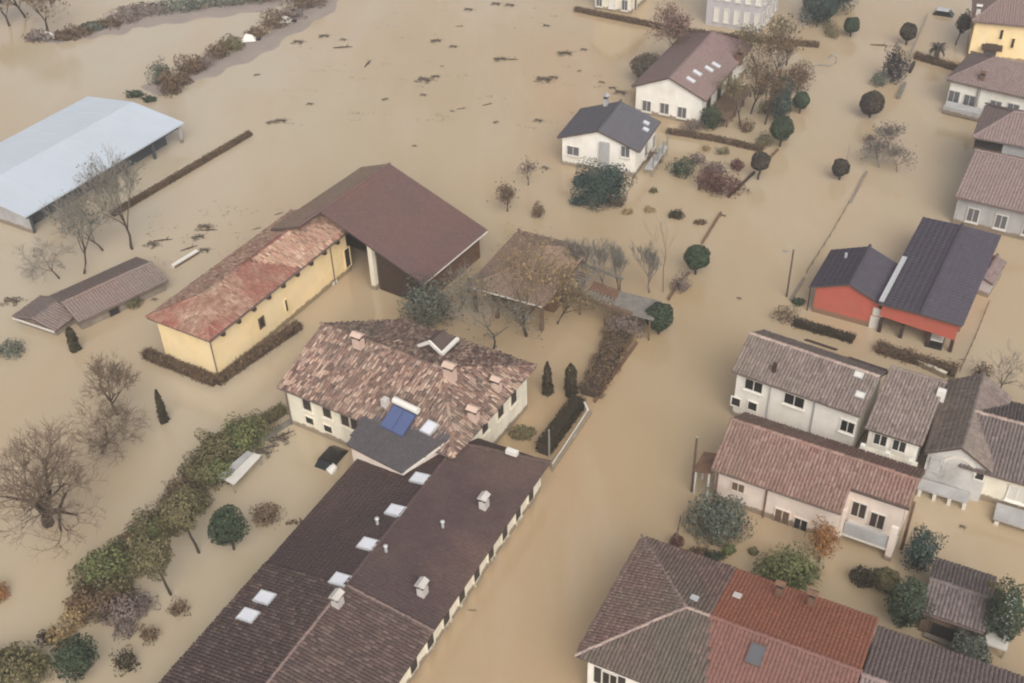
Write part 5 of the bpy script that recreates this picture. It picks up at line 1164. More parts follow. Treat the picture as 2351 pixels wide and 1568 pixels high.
# bare trees on the left
BT = 'bare winter trees in the flood'
bare_tree('largest bare spreading tree, its dark trunk alone in open water', G(110, 1198), 14.5, 1.15, .48, 150, 6, (3, 4), (-.06, .05), 'twig_brown', fork=.15, upw=.32, tw=.015, biglev=2, taper=.66, klo=.62, khi=.84, group=BT)
bare_tree('grey bare tree above the largest one, below the yellow barn', G(272, 948), 6.0, 1.0, .16, 151, 5, (3, 5), (-.06, .08), 'twig_brown', fork=.22, upw=.4, group=BT)
bare_tree('tangled brown bare tree between the two larger ones', G(235, 1040), 4.2, 1.2, .12, 152, 5, (3, 5), (.1, 0), 'twig_brown', fork=.2, group=BT)
bare_tree('leaning bare tree with a hooked limb in front of the metal hall', G(302, 572), 6.6, .7, .16, 153, 5, (3, 4), (-.35, .1), 'twig_grey', fork=.4, upw=.4, group=BT, leaf=L_GREYG, nleaf=200)
bare_tree('straight bare tree behind the long shed', G(190, 632), 6.0, .9, .14, 154, 5, (3, 4), (-.05, .05), 'twig_grey', fork=.32, upw=.3, group=BT)
bare_tree('grey twiggy tree between the metal hall and the straight bare tree', G(238, 575), 5.0, 1.0, .11, 155, 5, (3, 4), (0, 0), 'twig_grey', fork=.2, group=BT, leaf=L_GREYG, nleaf=350)
bare_tree('low bare tree spreading sideways at the shed', G(135, 640), 3.2, 1.2, .09, 156, 5, (3, 4), (-.4, 0), 'twig_grey', fork=.25, upw=.1, group=BT)
# diagonal strip of garden shrubs
HS = 'shrubs and small trees in the diagonal garden strip'
for i, (b, r3, leaf, n, lab) in enumerate((
    ((555, 1025), (2.0, 1.6, 1.6), L_GREEN, 1300, 'bright green shrub at the top of the diagonal strip'), ((505, 1045), (1.8, 1.5, 1.5), L_OLIVE, 1100, 'olive yellow shrub beside the bright green one'),
    ((500, 1100), (1.5, 1.3, 1.3), L_GREEN, 800, 'dark green shrub beside the greyish canopy'), ((462, 1110), (1.6, 1.4, 1.5), L_OLIVE, 900, 'olive shrub halfway along the strip'),
    ((440, 1165), (1.5, 1.3, 1.3), L_OLIVE, 850, 'brown olive shrub above the leaning trunk tree'), ((395, 1190), (1.4, 1.2, 1.1), L_BROWN, 600, 'low brown shrub in the middle of the strip'),
    ((345, 1225), (1.5, 1.2, 1.1), L_OLIVE, 700, 'olive shrub below the brown one'), ((300, 1265), (1.3, 1.2, 1.0), L_BROWN, 520, 'brown straggly shrub on the open water edge'),
    ((255, 1320), (2.0, 1.7, 1.5), L_GREEN, 1300, 'large green shrub low in the strip'), ((215, 1330), (1.4, 1.3, 1.0), L_OLIVE, 600, 'feathery olive shrub at the edge of the large green one'),
    ((235, 1400), (1.8, 1.4, 1.1), L_BROWN, 750, 'brown yellow shrub below the large green one'), ((180, 1418), (1.2, 1.0, .8), L_YELLOW, 380, 'straw coloured shrub on the water edge'),
    ((290, 1410), (1.6, 1.2, 1.0), L_PLUM, 620, 'plum grey dry shrub beside the brown yellow one'), ((45, 1560), (2.4, 1.8, 1.7), L_OLIVE, 1200, 'olive green shrub cut by the bottom edge'), ((85, 1535), (1.0, .9, .8), L_GREEN, 380, 'green shrub beside the olive one at the bottom edge'))):
    bush('garden_shrub', lab, G(*b), r3, leaf, int(n * 1.2), .15, group=HS, seed=160 + i, amp=.32)
for i, (b, r3, leaf, n, lab) in enumerate((
    ((585, 1000), (1.5, 1.2, 1.3), L_OLIVE, 800, 'yellow olive shrub between the olive hedge and the bright green shrub'), ((480, 1080), (1.6, 1.3, 1.3), L_OLIVE, 800, 'olive shrub behind the dark green one at the canopy'),
    ((415, 1140), (1.3, 1.1, 1.0), L_BROWN, 520, 'brown shrub on the water side of the strip, halfway down'), ((375, 1220), (1.3, 1.1, 1.0), L_GREEN, 560, 'green shrub low in the middle of the strip'),
    ((320, 1255), (1.2, 1.1, 1.0), L_GREEN, 520, 'green shrub between the round-crowned tree and the open water'), ((280, 1300), (1.4, 1.2, 1.1), L_OLIVE, 640, 'olive shrub just above the large green one'),
    ((330, 1300), (1.2, 1.0, .9), L_BROWN, 460, 'dry brown shrub behind the round-crowned tree'), ((265, 1365), (1.5, 1.2, 1.0), L_OLIVE, 640, 'olive brown shrub under the large green one'),
    ((205, 1385), (1.3, 1.0, .8), L_BROWN, 460, 'thin brown shrub on the edge below the feathery one'), ((140, 1470), (1.0, .8, .6), L_YELLOW, 260, 'straw tuft near the dark twisted shrub'), ((15, 1530), (1.4, 1.1, .9), L_OLIVE, 520, 'olive shrub at the lower picture corner'))):
    bush('garden_shrub', lab, G(*b), r3, leaf, int(n * 1.2), .15, group=HS, seed=330 + i, amp=.36)
for i, (b, r3, leaf, n, lab) in enumerate((((1715, 300), (1.0, .9, .9), L_BROWN, 320, 'brown shrub at the foot of the bare garden trees'), ((1760, 260), (1.1, 1.0, 1.2), L_OLIVE, 420, 'olive shrub behind the tall conifer'), ((1665, 275), (.9, .8, 1.0), L_BROWN, 320, 'brown shrub against the shaded side of the gabled house'), ((1745, 215), (1.2, 1.0, 1.2), L_BROWN, 420, 'brown brush under the tall hedge corner tree'), ((1800, 190), (1.3, 1.0, 1.2), L_YELLOW, 420, 'straw brown brush by the dark bushy tree'), ((1600, 375), (1.0, .8, .8), L_PLUM, 260, 'plum shrub between the green bush and the red shrubs'), ((1415, 470), (.9, .8, .6), L_BROWN, 220, 'brown brush at the foot of the wide fir'))):
    bush('garden_shrub', lab, G(*b), r3, leaf, n, .13, group=TW + ' and brush', seed=350 + i, amp=.35)
HT = 'small leafy trees beside the long building'
for i, (b, c, r, fl, leaf, n, lab, off) in enumerate((
    ((461, 1271), (435, 1185), 44, 1.1, L_OLIVE, 1500, 'small tree with a leaning bare trunk in the shrub strip', (-.75, .3)), ((398, 1366), (368, 1280), 46, 1.15, L_OLIVE, 1600, 'small round-crowned tree with a visible leaning trunk, lower in the strip', (-.85, .3)),
    ((536, 1262), (534, 1208), 40, 1.2, L_BALL, 1500, 'dense dark green round bush in the water by the long building', (0, 0)), ((190, 1552), (186, 1508), 42, .95, L_BALL, 1400, 'dense dark green bush near the bottom edge', (0, 0)))):
    g, z, rr = crown_of(b, c, rpx=r); round_tree('garden_tree', lab, g, z, (rr, rr, rr * fl), leaf, n, .14, 'tree', HT, amp=.22, shell=.45, seed=180 + i, off=off, tr=.10)
DP = 'dry brown shrubs in the water beside the long building'
for i, (b, r3, leaf, n, lab) in enumerate((((612, 1195), (1.1, .9, 1.0), L_BROWN, 480, 'brown twiggy shrub close to the long building'), ((412, 1405), (.7, .6, .6), L_BROWN, 200, 'small brown shrub under the round-crowned tree'), ((347, 1465), (.7, .6, .7), L_BROWN, 220, 'brown shrub with upright twigs above the rust brown one'), ((292, 1530), (.8, .7, 1.0), L_CYP, 320, 'rust brown conical shrub beside the dense dark bush'), ((290, 1455), (.9, .7, .7), L_PLUM, 260, 'plum grey shrub with a bare stem'), ((330, 1395), (1.0, .8, .7), L_PLUM, 280, 'pale plum shrub beside the water edge'), ((108, 1472), (.7, .5, .6), L_CYP, 170, 'dark brown twisted shrub alone near the bottom edge'), ((680, 1200), (.9, .25, .12), L_BROWN, 60, 'flat brown clump against the long building'))):
    bush('dry_shrub', lab, G(*b), r3, leaf, n, .12, group=DP, seed=190 + i, amp=.4)
bush('rust_shrub', 'rust orange shrub cut by the picture edge', G(-6, 1372), (.9, .8, .8), L_ORANGE, 350, .13, seed=199)
bush('grey_shrub', 'pale grey-green shrub in the water near the small shed', G(28, 812), (1.4, 1.0, .8), L_GREYG, 380, .14, seed=200)
bush('dark_shrub', 'dark olive shrub in front of the red end of the long shed', G(298, 702), (1.4, .8, .7), L_OLIVE, 420, .13, seed=201)
# right hand gardens
bush('grey_green_shrub', 'big grey-green shrub in front of the pink house', G(1645, 1222), (2.2, 1.9, 2.2), L_GREYG, 1900, .15, seed=210, cz=1.2, amp=.25, extra=[(-.3, 0, .7, .8, .8, .7, 350)])
blade_bush('green_spiky_shrub', 'bright green spiky leaved shrub below the orange tree', G(1815, 1328), 210, 2.3, L_GREEN, 211, wd=.12)
bush('green_shrub', 'leafy green base shrub among the spiky leaves', G(1805, 1330), (2.5, 1.5, 1.7), L_GREEN, 1300, .14, seed=212)
round_tree('orange_tree', 'small orange leaved tree against the pink house', G(1880, 1290), 2.3, (1.0, 1.0, 1.5), L_ORANGE, 750, .12, amp=.4, shell=.25, seed=213)
bush('dark_shrub', 'small almost black shrub beside the garden shed path', G(1978, 1338), (.9, .8, .9), L_CYP, 420, .13, seed=214)
TG = 'tall green shrubs around the garden shed'
for i, (b, c, r, fl, leaf, lab) in enumerate((((2068, 1440), (2062, 1385), 42, 1.5, L_BALL, 'tall dark green shrub against the garden shed wall'), ((2030, 1352), (2022, 1330), 26, .9, L_OLIVE, 'olive green bush beside the almost black shrub'), ((2285, 1480), (2280, 1410), 42, 1.9, L_BALL, 'tall dark shrub beyond the pale slab'), ((2262, 1400), (2258, 1365), 26, 1.2, L_OLIVE, 'olive shrub behind the tall dark one at the pale slab'), ((2215, 1530), (2212, 1495), 44, .9, L_GREYG, 'grey-green round shrub beside the grey annex roof'))):
    g, z, rr = crown_of(b, c, rpx=r); round_tree('garden_tree', lab, g, z, (rr, rr, rr * fl), leaf, 1300, .14, 'shrub', TG, amp=.3, shell=.4, seed=220 + i)
round_tree('dark_conifer', 'black-green conifer at the corner of the pink house', G(2105, 1300), 1.6, (1.1, 1.0, 1.9), L_FIR, 900, .14, amp=.35, shell=.35, seed=226)
for i, (b, r3, leaf, lab) in enumerate((((1553, 1252), (.55, .5, .7), L_RED, 'small dark red shrub at the corner of the brown hipped roof'), ((1605, 1275), (.8, .5, .5), L_BROWN, 'low brown shrub along the hipped house'), ((1640, 1282), (.9, .4, .4), L_BALL, 'low dark green shrub along the hipped house'), ((1672, 1268), (.5, .4, .4), L_GREEN, 'small green clump in front of the hipped house'), ((1730, 1270), (.35, .3, .3), L_OLIVE, 'tiny olive clump near the orange tree'), ((1800, 735), (1.2, .9, 1.0), L_BROWN, 'brown shrub at the end of the terraced roof'), ((1832, 697), (.6, .5, .35), L_BALL, 'small green clump beside the red house'))):
    bush('garden_shrub', lab, G(*b), r3, leaf, 260, .12, seed=230 + i, group='small shrubs in the flooded gardens across the road')
bare_tree('bare twisted tree behind the side house roof', G(2290, 905), 3.4, 1.0, .09, 240, 4, (3, 4), twig='twig_grey', fork=.25)
bush('brown_shrub', 'round brown shrub behind the terrace, near the bare tree', G(2255, 868), (.8, .7, 1.0), L_BROWN, 260, .13, seed=241)
# tangle of bare shrubs on the far kerb (behind the emblem area of the road edge)
for i, (b, h, lab) in enumerate((((2020, 385), 2.6, 'bare grey shrub on the far kerb near the mauve house'), ((2060, 395), 3.0, 'bare plum shrub beside the mauve house garden'), ((2040, 345), 2.4, 'thin bare shrub at the garden corner across the road'))):
    bare_tree(lab, G(*b), h, 1.0, .07, 250 + i, 4, (4, 5), twig='twig_grey', bark='bark_grey', fork=.1, cat='shrub', name='bare_shrub', group='bare shrubs on the far kerb', leaf=L_PLUM, nleaf=220)
# shrubs on the drowned bank
BK = 'scrub on the drowned bank'
for i, (b, r3, leaf, n, lab) in enumerate((((395, 215), (1.6, 1.4, 2.2), L_BROWN, 620, 'brown scrub at the near end of the drowned bank'), ((372, 190), (1.5, 1.4, 1.9), L_GREYG, 520, 'grey-green feathery bush beside the brown bank scrub'), ((440, 165), (2.0, 1.5, 1.4), L_BROWN, 620, 'broad brown bush on the drowned bank'), ((500, 130), (1.6, 1.4, 1.2), L_BROWN, 420, 'brown bush halfway along the drowned bank'), ((535, 112), (1.8, 1.4, 1.1), L_OLIVE, 480, 'olive bush beside the white tent shape'), ((632, 60), (2.2, 1.6, 1.5), L_BROWN, 520, 'brown bush beyond the white tent shape'), ((705, 15), (3.2, 2.2, 1.9), L_BROWN, 900, 'wide brown scrub where the bank leaves the picture'), ((310, 222), (1.2, .7, .5), L_BALL, 200, 'dark low clump behind the metal hall roof'), ((345, 232), (1.0, .6, .4), L_BALL, 160, 'dark low clump at the corner of the metal hall roof'))):
    bush('bank_scrub', lab, G(*b), r3, leaf, n, .2, group=BK, seed=260 + i, amp=.35)
for i, (b, h, lab) in enumerate((((110, 75), 9.0, 'tall bare brown tree at the top corner, on the drowned bank'), ((60, 40), 8.0, 'brown twiggy tree at the corner of the picture'), ((20, 60), 6.0, 'low brown twiggy tree at the picture edge'))):
    bare_tree(lab, G(*b), h, .95, .2, 270 + i, 5, (3, 4), twig='twig_brown', fork=.2, upw=.4, group='twiggy trees at the top corner', leaf=L_BROWN, nleaf=900, lsize=.22)
for i, (b, r3, leaf) in enumerate((((180, 80), (2.5, 1.2, .9), L_BROWN), ((215, 68), (2.0, 1.1, .8), L_GREYG), ((90, 92), (2.0, 1.0, .9), L_PLUM))):
    bush('bank_scrub', ('dark brown scrub under the tall corner tree', 'grey-green scrub along the upper bank', 'plum coloured scrub under the twiggy corner trees')[i], G(*b), r3, leaf, 420, .2, group=BK, seed=280 + i, amp=.35)
for i, b in enumerate(((330, 30), (420, 20), (520, 8))):
    bush('bank_scrub', ('green-grey scrub on the upper bank, first past the corner trees', 'green-grey scrub midway on the upper bank', 'green-grey scrub far along the upper bank')[i], G(*b), (4.5, 2.0, .9), (L_PLUM, L_GREYG, L_GREYG)[i], 600, .22, group=BK, seed=290 + i, amp=.3)

for i, (b, r3, leaf, lab) in enumerate((((420, 190), (1.5, 1.1, .8), L_BROWN, 'low brown scrub between the near bank bushes'), ((465, 152), (1.5, 1.1, .7), L_PLUM, 'plum scrub past the broad brown bank bush'), ((590, 82), (1.6, 1.2, .8), L_BROWN, 'brown scrub just beyond the white tent shape'), ((668, 40), (1.9, 1.3, .8), L_PLUM, 'plum scrub beside the thin white heap'), ((250, 62), (2.2, 1.1, .8), L_BROWN, 'brown scrub on the upper bank near the corner trees'), ((285, 50), (2.4, 1.2, .7), L_PLUM, 'plum scrub on the upper bank'), ((150, 92), (1.8, 1.0, .8), L_BROWN, 'brown scrub by the white heap at the corner trees'), ((600, 2), (3.0, 1.5, .8), L_BROWN, 'brown scrub where the upper bank leaves the picture'))):
    bush('bank_scrub', lab, G(*b), r3, leaf, 380, .2, group=BK, seed=370 + i, amp=.4)
# hedges and low walls
hedge('long straight brown clipped hedge leading away from the metal hall', [G(258, 497), G(576, 310)], .62, .55, L_BROWN, 70, .12, rag=.05)
hedge('brown hedge along the corner of the yellow barn', [G(334, 818), G(497, 884), G(690, 752)], .8, .75, L_BROWN, 60, .12, rag=.08, wob=.08)
hedge('dark green box hedge inside the white tube rail by the road', [G(1330, 932), G(1246, 1045)], 1.15, 1.15, L_CYP, 60, .12, rag=.05)
hedge('ragged brown beech hedge along the road, below the pergola', [G(1425, 772), G(1395, 838), G(1352, 912)], 1.9, .95, L_BROWN, 45, .14, rag=.13, wob=.14)
hedge('olive clipped hedge at the farmhouse corner', [G(590, 985), G(655, 945)], .8, .8, L_OLIVE, 70, .12, rag=.05)
hedge('long dark low hedge in front of the cream house and grey villa', [G(1320, 25), G(1540, 70), G(1700, 92), G(1880, 108)], .75, .55, L_BROWN, 50, .15, rag=.07)
hedge('dark hedge at the far garden, with the small palm', [G(2098, 133), G(2200, 163)], .7, .7, L_BROWN, 60, .14, rag=.1, wob=.1)
hedge('dark brown garden hedge between the white house and the road', [G(1530, 305), G(1640, 322), G(1752, 348)], .7, .5, L_BROWN, 55, .13, rag=.06)
hedge('dark hedge row behind the terraced house, nearer the red house', [G(1822, 745), G(1960, 785)], .7, .6, L_CYP, 60, .13, rag=.08, wob=.1)
hedge('ragged dark hedge behind the terrace below the workshop', [G(2010, 803), G(2195, 862)], .9, .7, L_BROWN, 55, .13, rag=.12, wob=.15)

# ------------------------------------------------------------------ pergola by the road
zp = 2.2
pg = empty('pergola', (*G(1400, 700)[:2], 0), 'grey flat pergola with thin posts between the farmyard and the road', 'pergola')
def seg_box(name, a, b, wd, hh, mat, parent, off=0.0):
    a = np.asarray(a, float); b = np.asarray(b, float); d = unit(b - a); s = unit(np.cross(UP, d)); mb = MB(); mb.box((a + b) / 2 + UP * off, np.linalg.norm(b - a), wd, hh, d, s, np.cross(d, s)); return build(name, mb, MT[mat], parent)
seg_box('beam', G(1296, 664, zp), G(1452, 724, zp), .35, .42, 'brown_wood', pg)
seg_box('beam', G(1296, 662, zp), G(1340, 602, zp), .22, .25, 'grey_wood', pg)
seg_box('beam', G(1345, 610, zp), G(1430, 640, zp), .2, .22, 'grey_wood', pg)
seg_box('beam', G(1340, 604, zp), G(1352, 612, zp), .2, .22, 'grey_wood', pg)
def flat_panel(name, px, z, mat, parent, th=.1):
    P = [G(*p, z) for p in px]; mb = MB(); n = len(P); mb.add(P + [p - UP * th for p in P], [tuple(range(n)), tuple(range(2 * n - 1, n - 1, -1))] + [(i, (i + 1) % n, n + (i + 1) % n, n + i) for i in range(n)]); return build(name, mb, MT[mat], parent)
flat_panel('roof_panel', [(1352, 664), (1364, 645), (1428, 668), (1412, 688)], zp + .12, 'terracotta_wall', pg)
flat_panel('roof_panel', [(1406, 706), (1424, 668), (1520, 692), (1500, 735), (1450, 722)], zp + .14, 'grey_wood', pg)
a0_, a1_, b0_, b1_ = G(1300, 660, zp + .16), G(1338, 606, zp + .16), G(1335, 674, zp + .16), G(1372, 616, zp + .16)
for k in range(11):
    t = k / 10; seg_box('slat', a0_ + (a1_ - a0_) * t, b0_ + (b1_ - b0_) * t, .24, .06, 'grey_wood', pg, rng.normal(0, .012))
a0_, a1_, b0_, b1_ = G(1340, 678, zp + .18), G(1408, 705, zp + .18), G(1352, 663, zp + .18), G(1415, 686, zp + .18)
for k in range(9):
    t = k / 8; seg_box('slat', a0_ + (a1_ - a0_) * t, b0_ + (b1_ - b0_) * t, .16, .06, 'grey_wood', pg, rng.normal(0, .012))
for px in ((1300, 664), (1332, 677), (1446, 721), (1342, 606), (1424, 640), (1512, 692), (1492, 734), (1390, 700)):
    t = G(*px, zp); mb = MB(); mb.tube([(t[0], t[1], -1.2), (t[0], t[1], zp - .06)], .09, 6); build('post', mb, MT['brown_wood'], pg)
bush('dry_hedge', 'grey dry overgrown hedge top at the road end of the pergola', G(1432, 768), (2.1, 1.2, 1.3), L_PLUM, 800, .13, seed=300, cz=.8)

# white tube rail round the box hedge
rl = empty('tube_rail', (*G(1290, 990)[:2], 0), 'white tube rail round the dark green box hedge by the road', 'railing')
pts_ = [G(1312, 917, .9), G(1342, 924, .9), G(1350, 941, .9)]
mb = MB(); mb.tube(pts_, .09, 6); build('rail', mb, MT['plastic_white'], rl)
mb = MB(); mb.tube([G(1350, 941, .9), G(1268, 1065, .9)], .04, 6); build('rail', mb, MT['plastic_white'], rl)
for t in np.linspace(0, 1, 6):
    p = pts_[2] + (G(1268, 1065, .9) - pts_[2]) * t; mb = MB(); mb.tube([(p[0], p[1], -.8), (p[0], p[1], .9)], .035, 6); build('post', mb, MT['grey_pole'], rl)
# ------------------------------------------------------------------ poles and lamps
def pole(label, b, h, r=.09, mat='pole_wood', name='utility_pole', cat='pole', arm=False):
    g = G(*b); root = empty(name, (g[0], g[1], 0), label, cat); mb = MB(); mb.tube([(g[0], g[1], -1.3), (g[0], g[1], h)], [r * 1.15, r * .8], 8); build('shaft', mb, MT[mat], root)
    mb = MB(); mb.tube([(g[0], g[1], h), (g[0], g[1], h + .06)], [r * 1.1, r * .5], 8); build('cap', mb, MT['grey_pole'], root)
    if arm:
        mb = MB(); q = np.array([g[0], g[1], h - .5]); mb.tube([q, q - CROSS * .3 + UP * .12, q - CROSS * .6 + UP * .12], .03, 6); build('arm', mb, MT['grey_pole'], root)
        mb = MB(); mb.box(q - CROSS * .75 + UP * .1, .35, .16, .1, CROSS, ROAD); build('lamp_head', mb, MT['grey_pole'], root)
    return root
pole('brown pole with a small lamp arm opposite the red house', (1806, 681), 5.1, .09, arm=True)
pole('plain brown pole in the water in front of the pink house', (1588, 1128), 5.4, .10)
pole('pale thin pole at the end of the box hedge by the long building', (1261, 1068), 3.6, .07, 'grey_pole')
pole('thin grey pole standing beside the brown ball tree on the far kerb', (1939, 402), 3.6, .045, 'grey_pole')
pole('thin dark pole in front of the grey hipped roof', (2237, 262), 3.2, .07, 'grey_pole')
g = G(1866, 172); lampr = empty('street_lamp', (g[0], g[1], 0), 'grey street lamp with a curled arm at the end of the dark hedge', 'street lamp')
mb = MB(); c0 = np.array([g[0], g[1], 1.2]); arc = [np.array([g[0], g[1], -1.0]), c0]
arc += [c0 + CROSS * .8 + UP * .25, c0 + CROSS * 1.9 + UP * .35, c0 + CROSS * 2.6 + UP * .9, c0 + CROSS * 2.5 + UP * 1.6, c0 + CROSS * 1.9 + UP * 1.75, c0 + CROSS * 1.6 + UP * 1.4]
mb.tube(arc, .10, 7); build('curled_arm', mb, MT['grey_pole'], lampr); mb = MB(); mb.tube([arc[-1], arc[-1] - UP * .25], [.1, .22], 8); build('lamp_shade', mb, MT['grey_pole'], lampr)
# ------------------------------------------------------------------ low walls and fences
def low_wall(label, px, z1, mat, wd=.16, name='garden_wall', cat='wall', posts=0):
    P = [G(*p) for p in px]; root = empty(name, (P[0][0], P[0][1], 0), label, cat)
    for i in range(len(P) - 1):
        a, b = P[i], P[i + 1]; d = unit(b - a); s = np.cross(UP, d); mb = MB(); mb.box((a + b) / 2 + UP * (z1 - .9) / 2, np.linalg.norm(b - a) - .01, wd, z1 + .9, d, s); build('wall_run', mb, MT[mat], root)
        mb = MB(); mb.box((a + b) / 2 + UP * (z1 + .03), np.linalg.norm(b - a) + .02, wd + .08, .06, d, s); build('coping', mb, MT[mat], root)
        for k in range(posts):
            p = a + (b - a) * (k + .5) / posts; mb = MB(); mb.box(p + UP * (z1 * .5 + .2), .3, .3, z1 + .9, d, s); build('pier', mb, MT[mat], root)
    return root
def fence(label, px, h, n, mat='grey_pole', rails=2, r=.035, name='fence', cat='fence'):
    P = [G(*p) for p in px]; root = empty(name, (P[0][0], P[0][1], 0), label, cat)
    for i in range(len(P) - 1):
        a, b = P[i], P[i + 1]
        for k in range(n + 1):
            if i and k == 0: continue
            p = a + (b - a) * k / n; mb = MB(); mb.tube([p - UP * .9, p + UP * (h + rng.normal(0, .03))], r, 5); build('post', mb, MT[mat], root)
        for q in range(rails):
            z = h * (.95 - q * .45); mb = MB(); mb.tube([a + UP * z, (a + b) / 2 + UP * (z - .02), b + UP * z], r * .7, 4); build('rail', mb, MT[mat], root)
    return root
low_wall('thin brown wall top between the two ball trees on the road edge', ((1553, 655), (1582, 628)), .12, 'terracotta_wall')
low_wall('brown wall top along the road from the red shrubs towards the pergola', ((1612, 560), (1655, 490)), .14, 'terracotta_wall')
low_wall('dark wall line along the road beside the red garden shrubs', ((1672, 455), (1732, 398)), .2, 'dark_wood')
low_wall('low brown wall along the road at the foot of the ragged beech hedge', ((1462, 790), (1365, 925)), .2, 'terracotta_wall')
low_wall('pale wall along the road at the foot of the box hedge', ((1356, 950), (1268, 1080)), .3, 'cream_wall', .2)
low_wall('brown wall line along the road below the green ball tree', ((1740, 392), (1786, 345)), .16, 'terracotta_wall')
low_wall('brown wall line along the road between the pergola and the plum shrub', ((1535, 690), (1558, 652)), .2, 'terracotta_wall')
low_wall('submerged wall top along the far road edge beside the mauve house', ((1990, 395), (1952, 466)), .08, 'stone')
low_wall('wall line on the far road edge above the red house lamp pole', ((1846, 640), (1815, 690)), .1, 'stone')
fence('thin wire fence along the far road edge above the red house', ((1948, 470), (1905, 545), (1852, 628)), .45, 4, 'pole_wood', 2, .025)
fence('railing on the far road edge beside the tall slim tree', ((2128, 40), (2108, 88), (2088, 132)), .9, 5, 'grey_pole', 2, .05)
fence('thin fence beyond the red workshop', ((2268, 702), (2238, 778), (2205, 850)), .6, 4, 'pole_wood', 2, .03)
low_wall('short dark wall on the far kerb below the palm hedge', ((2098, 148), (2088, 168)), .4, 'dark_wood', .3)
low_wall('grey mossy wall on the far kerb above the ball tree', ((2077, 195), (2062, 228)), .35, 'grey_wood', .3)
low_wall('grey wall along the farmyard garden beside the olive hedge', ((572, 1035), (668, 972)), .35, 'grey_wood', .25)
fence('leaning brown stakes at the corner of the hipped house', ((1562, 1195), (1552, 1240)), .5, 2, 'pole_wood', 1, .04)
low_wall('pale garden wall behind the hipped house', ((1660, 1310), (1745, 1345), (1830, 1380)), .3, 'cream_wall', .22)
low_wall('stone wall between the garden shed and the tall dark shrub', ((2120, 1460), (2240, 1512)), .2, 'stone', .25)
low_wall('pale wall behind the terraced house roof', ((2060, 815), (2170, 868)), .5, 'cream_wall', .25)

# ------------------------------------------------------------------ canopy, floating things, cars
cn = empty('garden_canopy', (*G(550, 1085)[:2], 0), 'greyish white garden canopy beside the diagonal shrub strip', 'canopy')
zc_ = 1.0
flat_panel('roof_panel', [(498, 1093), (568, 1035), (582, 1040), (516, 1102)], zc_, 'grey_wall', cn, .06)
flat_panel('roof_panel', [(517, 1102), (583, 1040), (600, 1045), (537, 1113)], zc_ + .02, 'pale_trim', cn, .06)
for px in ((502, 1094), (567, 1040), (596, 1046), (535, 1110)):
    t = G(*px, zc_); mb = MB(); mb.tube([(t[0], t[1], -1), (t[0], t[1], zc_ - .06)], .05, 6); build('post', mb, MT['grey_pole'], cn)
fp_ = empty('floating_panel', (*G(425, 596)[:2], 0), 'long white panel floating among driftwood near the yellow barn', 'panel')
a, b = G(396, 612, .12), G(453, 577, .12); d = unit(b - a); mb = MB(); mb.box((a + b) / 2, np.linalg.norm(b - a), .42, .3, d, np.cross(UP, d)); build('top_skin', mb, MT['plastic_white'], fp_)
mb = MB(); mb.box((a + b) / 2 - np.cross(UP, d) * .28 - UP * .03, np.linalg.norm(b - a) * .96, .1, .2, d, np.cross(UP, d)); build('edge', mb, MT['brown_wood'], fp_)
def car(label, px, head, paint, roofz=.45, roofmat=None):
    """saloon car standing on the drowned ground, water up to its windows"""
    g = G(*px); root = empty('parked_car', (g[0], g[1], 0), label, 'car'); f = unit(head); s = np.cross(UP, f); zr_ = roofz; L2, W2_ = 2.05, .84
    def ring(x, w_, z): return [g + f * x + s * w_ + UP * z, g + f * x - s * w_ + UP * z]
    sec = [(-L2, .70, -1.0), (-L2, .74, -.55), (-L2 + .1, .76, -.12), (-1.25, .80, -.05), (1.0, .80, -.07), (L2 - .35, .76, -.2), (L2, .70, -.45), (L2, .70, -1.0)]
    V = []; [V.extend(ring(*q)) for q in sec]; n = len(sec); F = [(2 * i, 2 * i + 1, 2 * i + 3, 2 * i + 2) for i in range(n - 1)] + [tuple(range(0, 2 * n, 2)), tuple(range(2 * n - 1, 0, -2))]
    mb = MB(); mb.add(V, F); build('body', mb, MT[paint], root)
    bot = [(-1.75, .74), (1.05, .74)]; top = [(-1.25, .58), (.3, .58)]
    V = [g + f * x + s * (w_ * q) + UP * (-.06) for x, w_ in bot for q in (1, -1)] + [g + f * x + s * (w_ * q) + UP * (zr_ - .03) for x, w_ in top for q in (1, -1)]
    mb = MB(); mb.add(V, [(0, 1, 5, 4), (2, 3, 7, 6), (0, 2, 6, 4), (1, 3, 7, 5)]); build('windows', mb, MT['glass'], root)
    mb = MB(); P = []
    for z, k in ((zr_ - .04, 1.03), (zr_ + .02, .98), (zr_ + .05, .7)): P += [g + f * (-.475 + x * k) + s * (.6 * k * q) + UP * z for x, q in ((-.79, 1), (.79, 1), (.79, -1), (-.79, -1))]
    mb.add(P, [(0, 1, 5, 4), (1, 2, 6, 5), (2, 3, 7, 6), (3, 0, 4, 7), (4, 5, 9, 8), (5, 6, 10, 9), (6, 7, 11, 10), (7, 4, 8, 11), (8, 9, 10, 11), (3, 2, 1, 0)]); build('roof', mb, MT[roofmat or paint], root)
    for x in (-1.3, 1.3):
        for q in (-1, 1):
            mb = MB(); c = g + f * x + s * (q * .74) - UP * 1.0; mb.tube([c - s * .1, c + s * .1], .3, 10); build('wheel', mb, MT['near_black'], root)
    return root
car('black car sunk to its windows beside the raised annex', (768, 1046), ROAD, 'car_black', .5)
car('white car sunk under the red carport front', (2146, 786), -ROAD, 'car_white', .42)
car('dark car with a pale roof near the far railing', (2172, 34), CROSS, 'car_black', .7, 'light_metal')
tb = empty('plastic_tub', (*G(761, 1086)[:2], 0), 'small white plastic tub floating in front of the black car', 'tub')
g = G(758, 1082); mb = MB(); ax2 = unit(np.array([.6, .5, .35])); mb.tube([g - ax2 * .1 - UP * .05, g + ax2 * .35, g + ax2 * .55], [.38, .34, .26], 12); build('body', mb, MT['plastic_white'], tb)
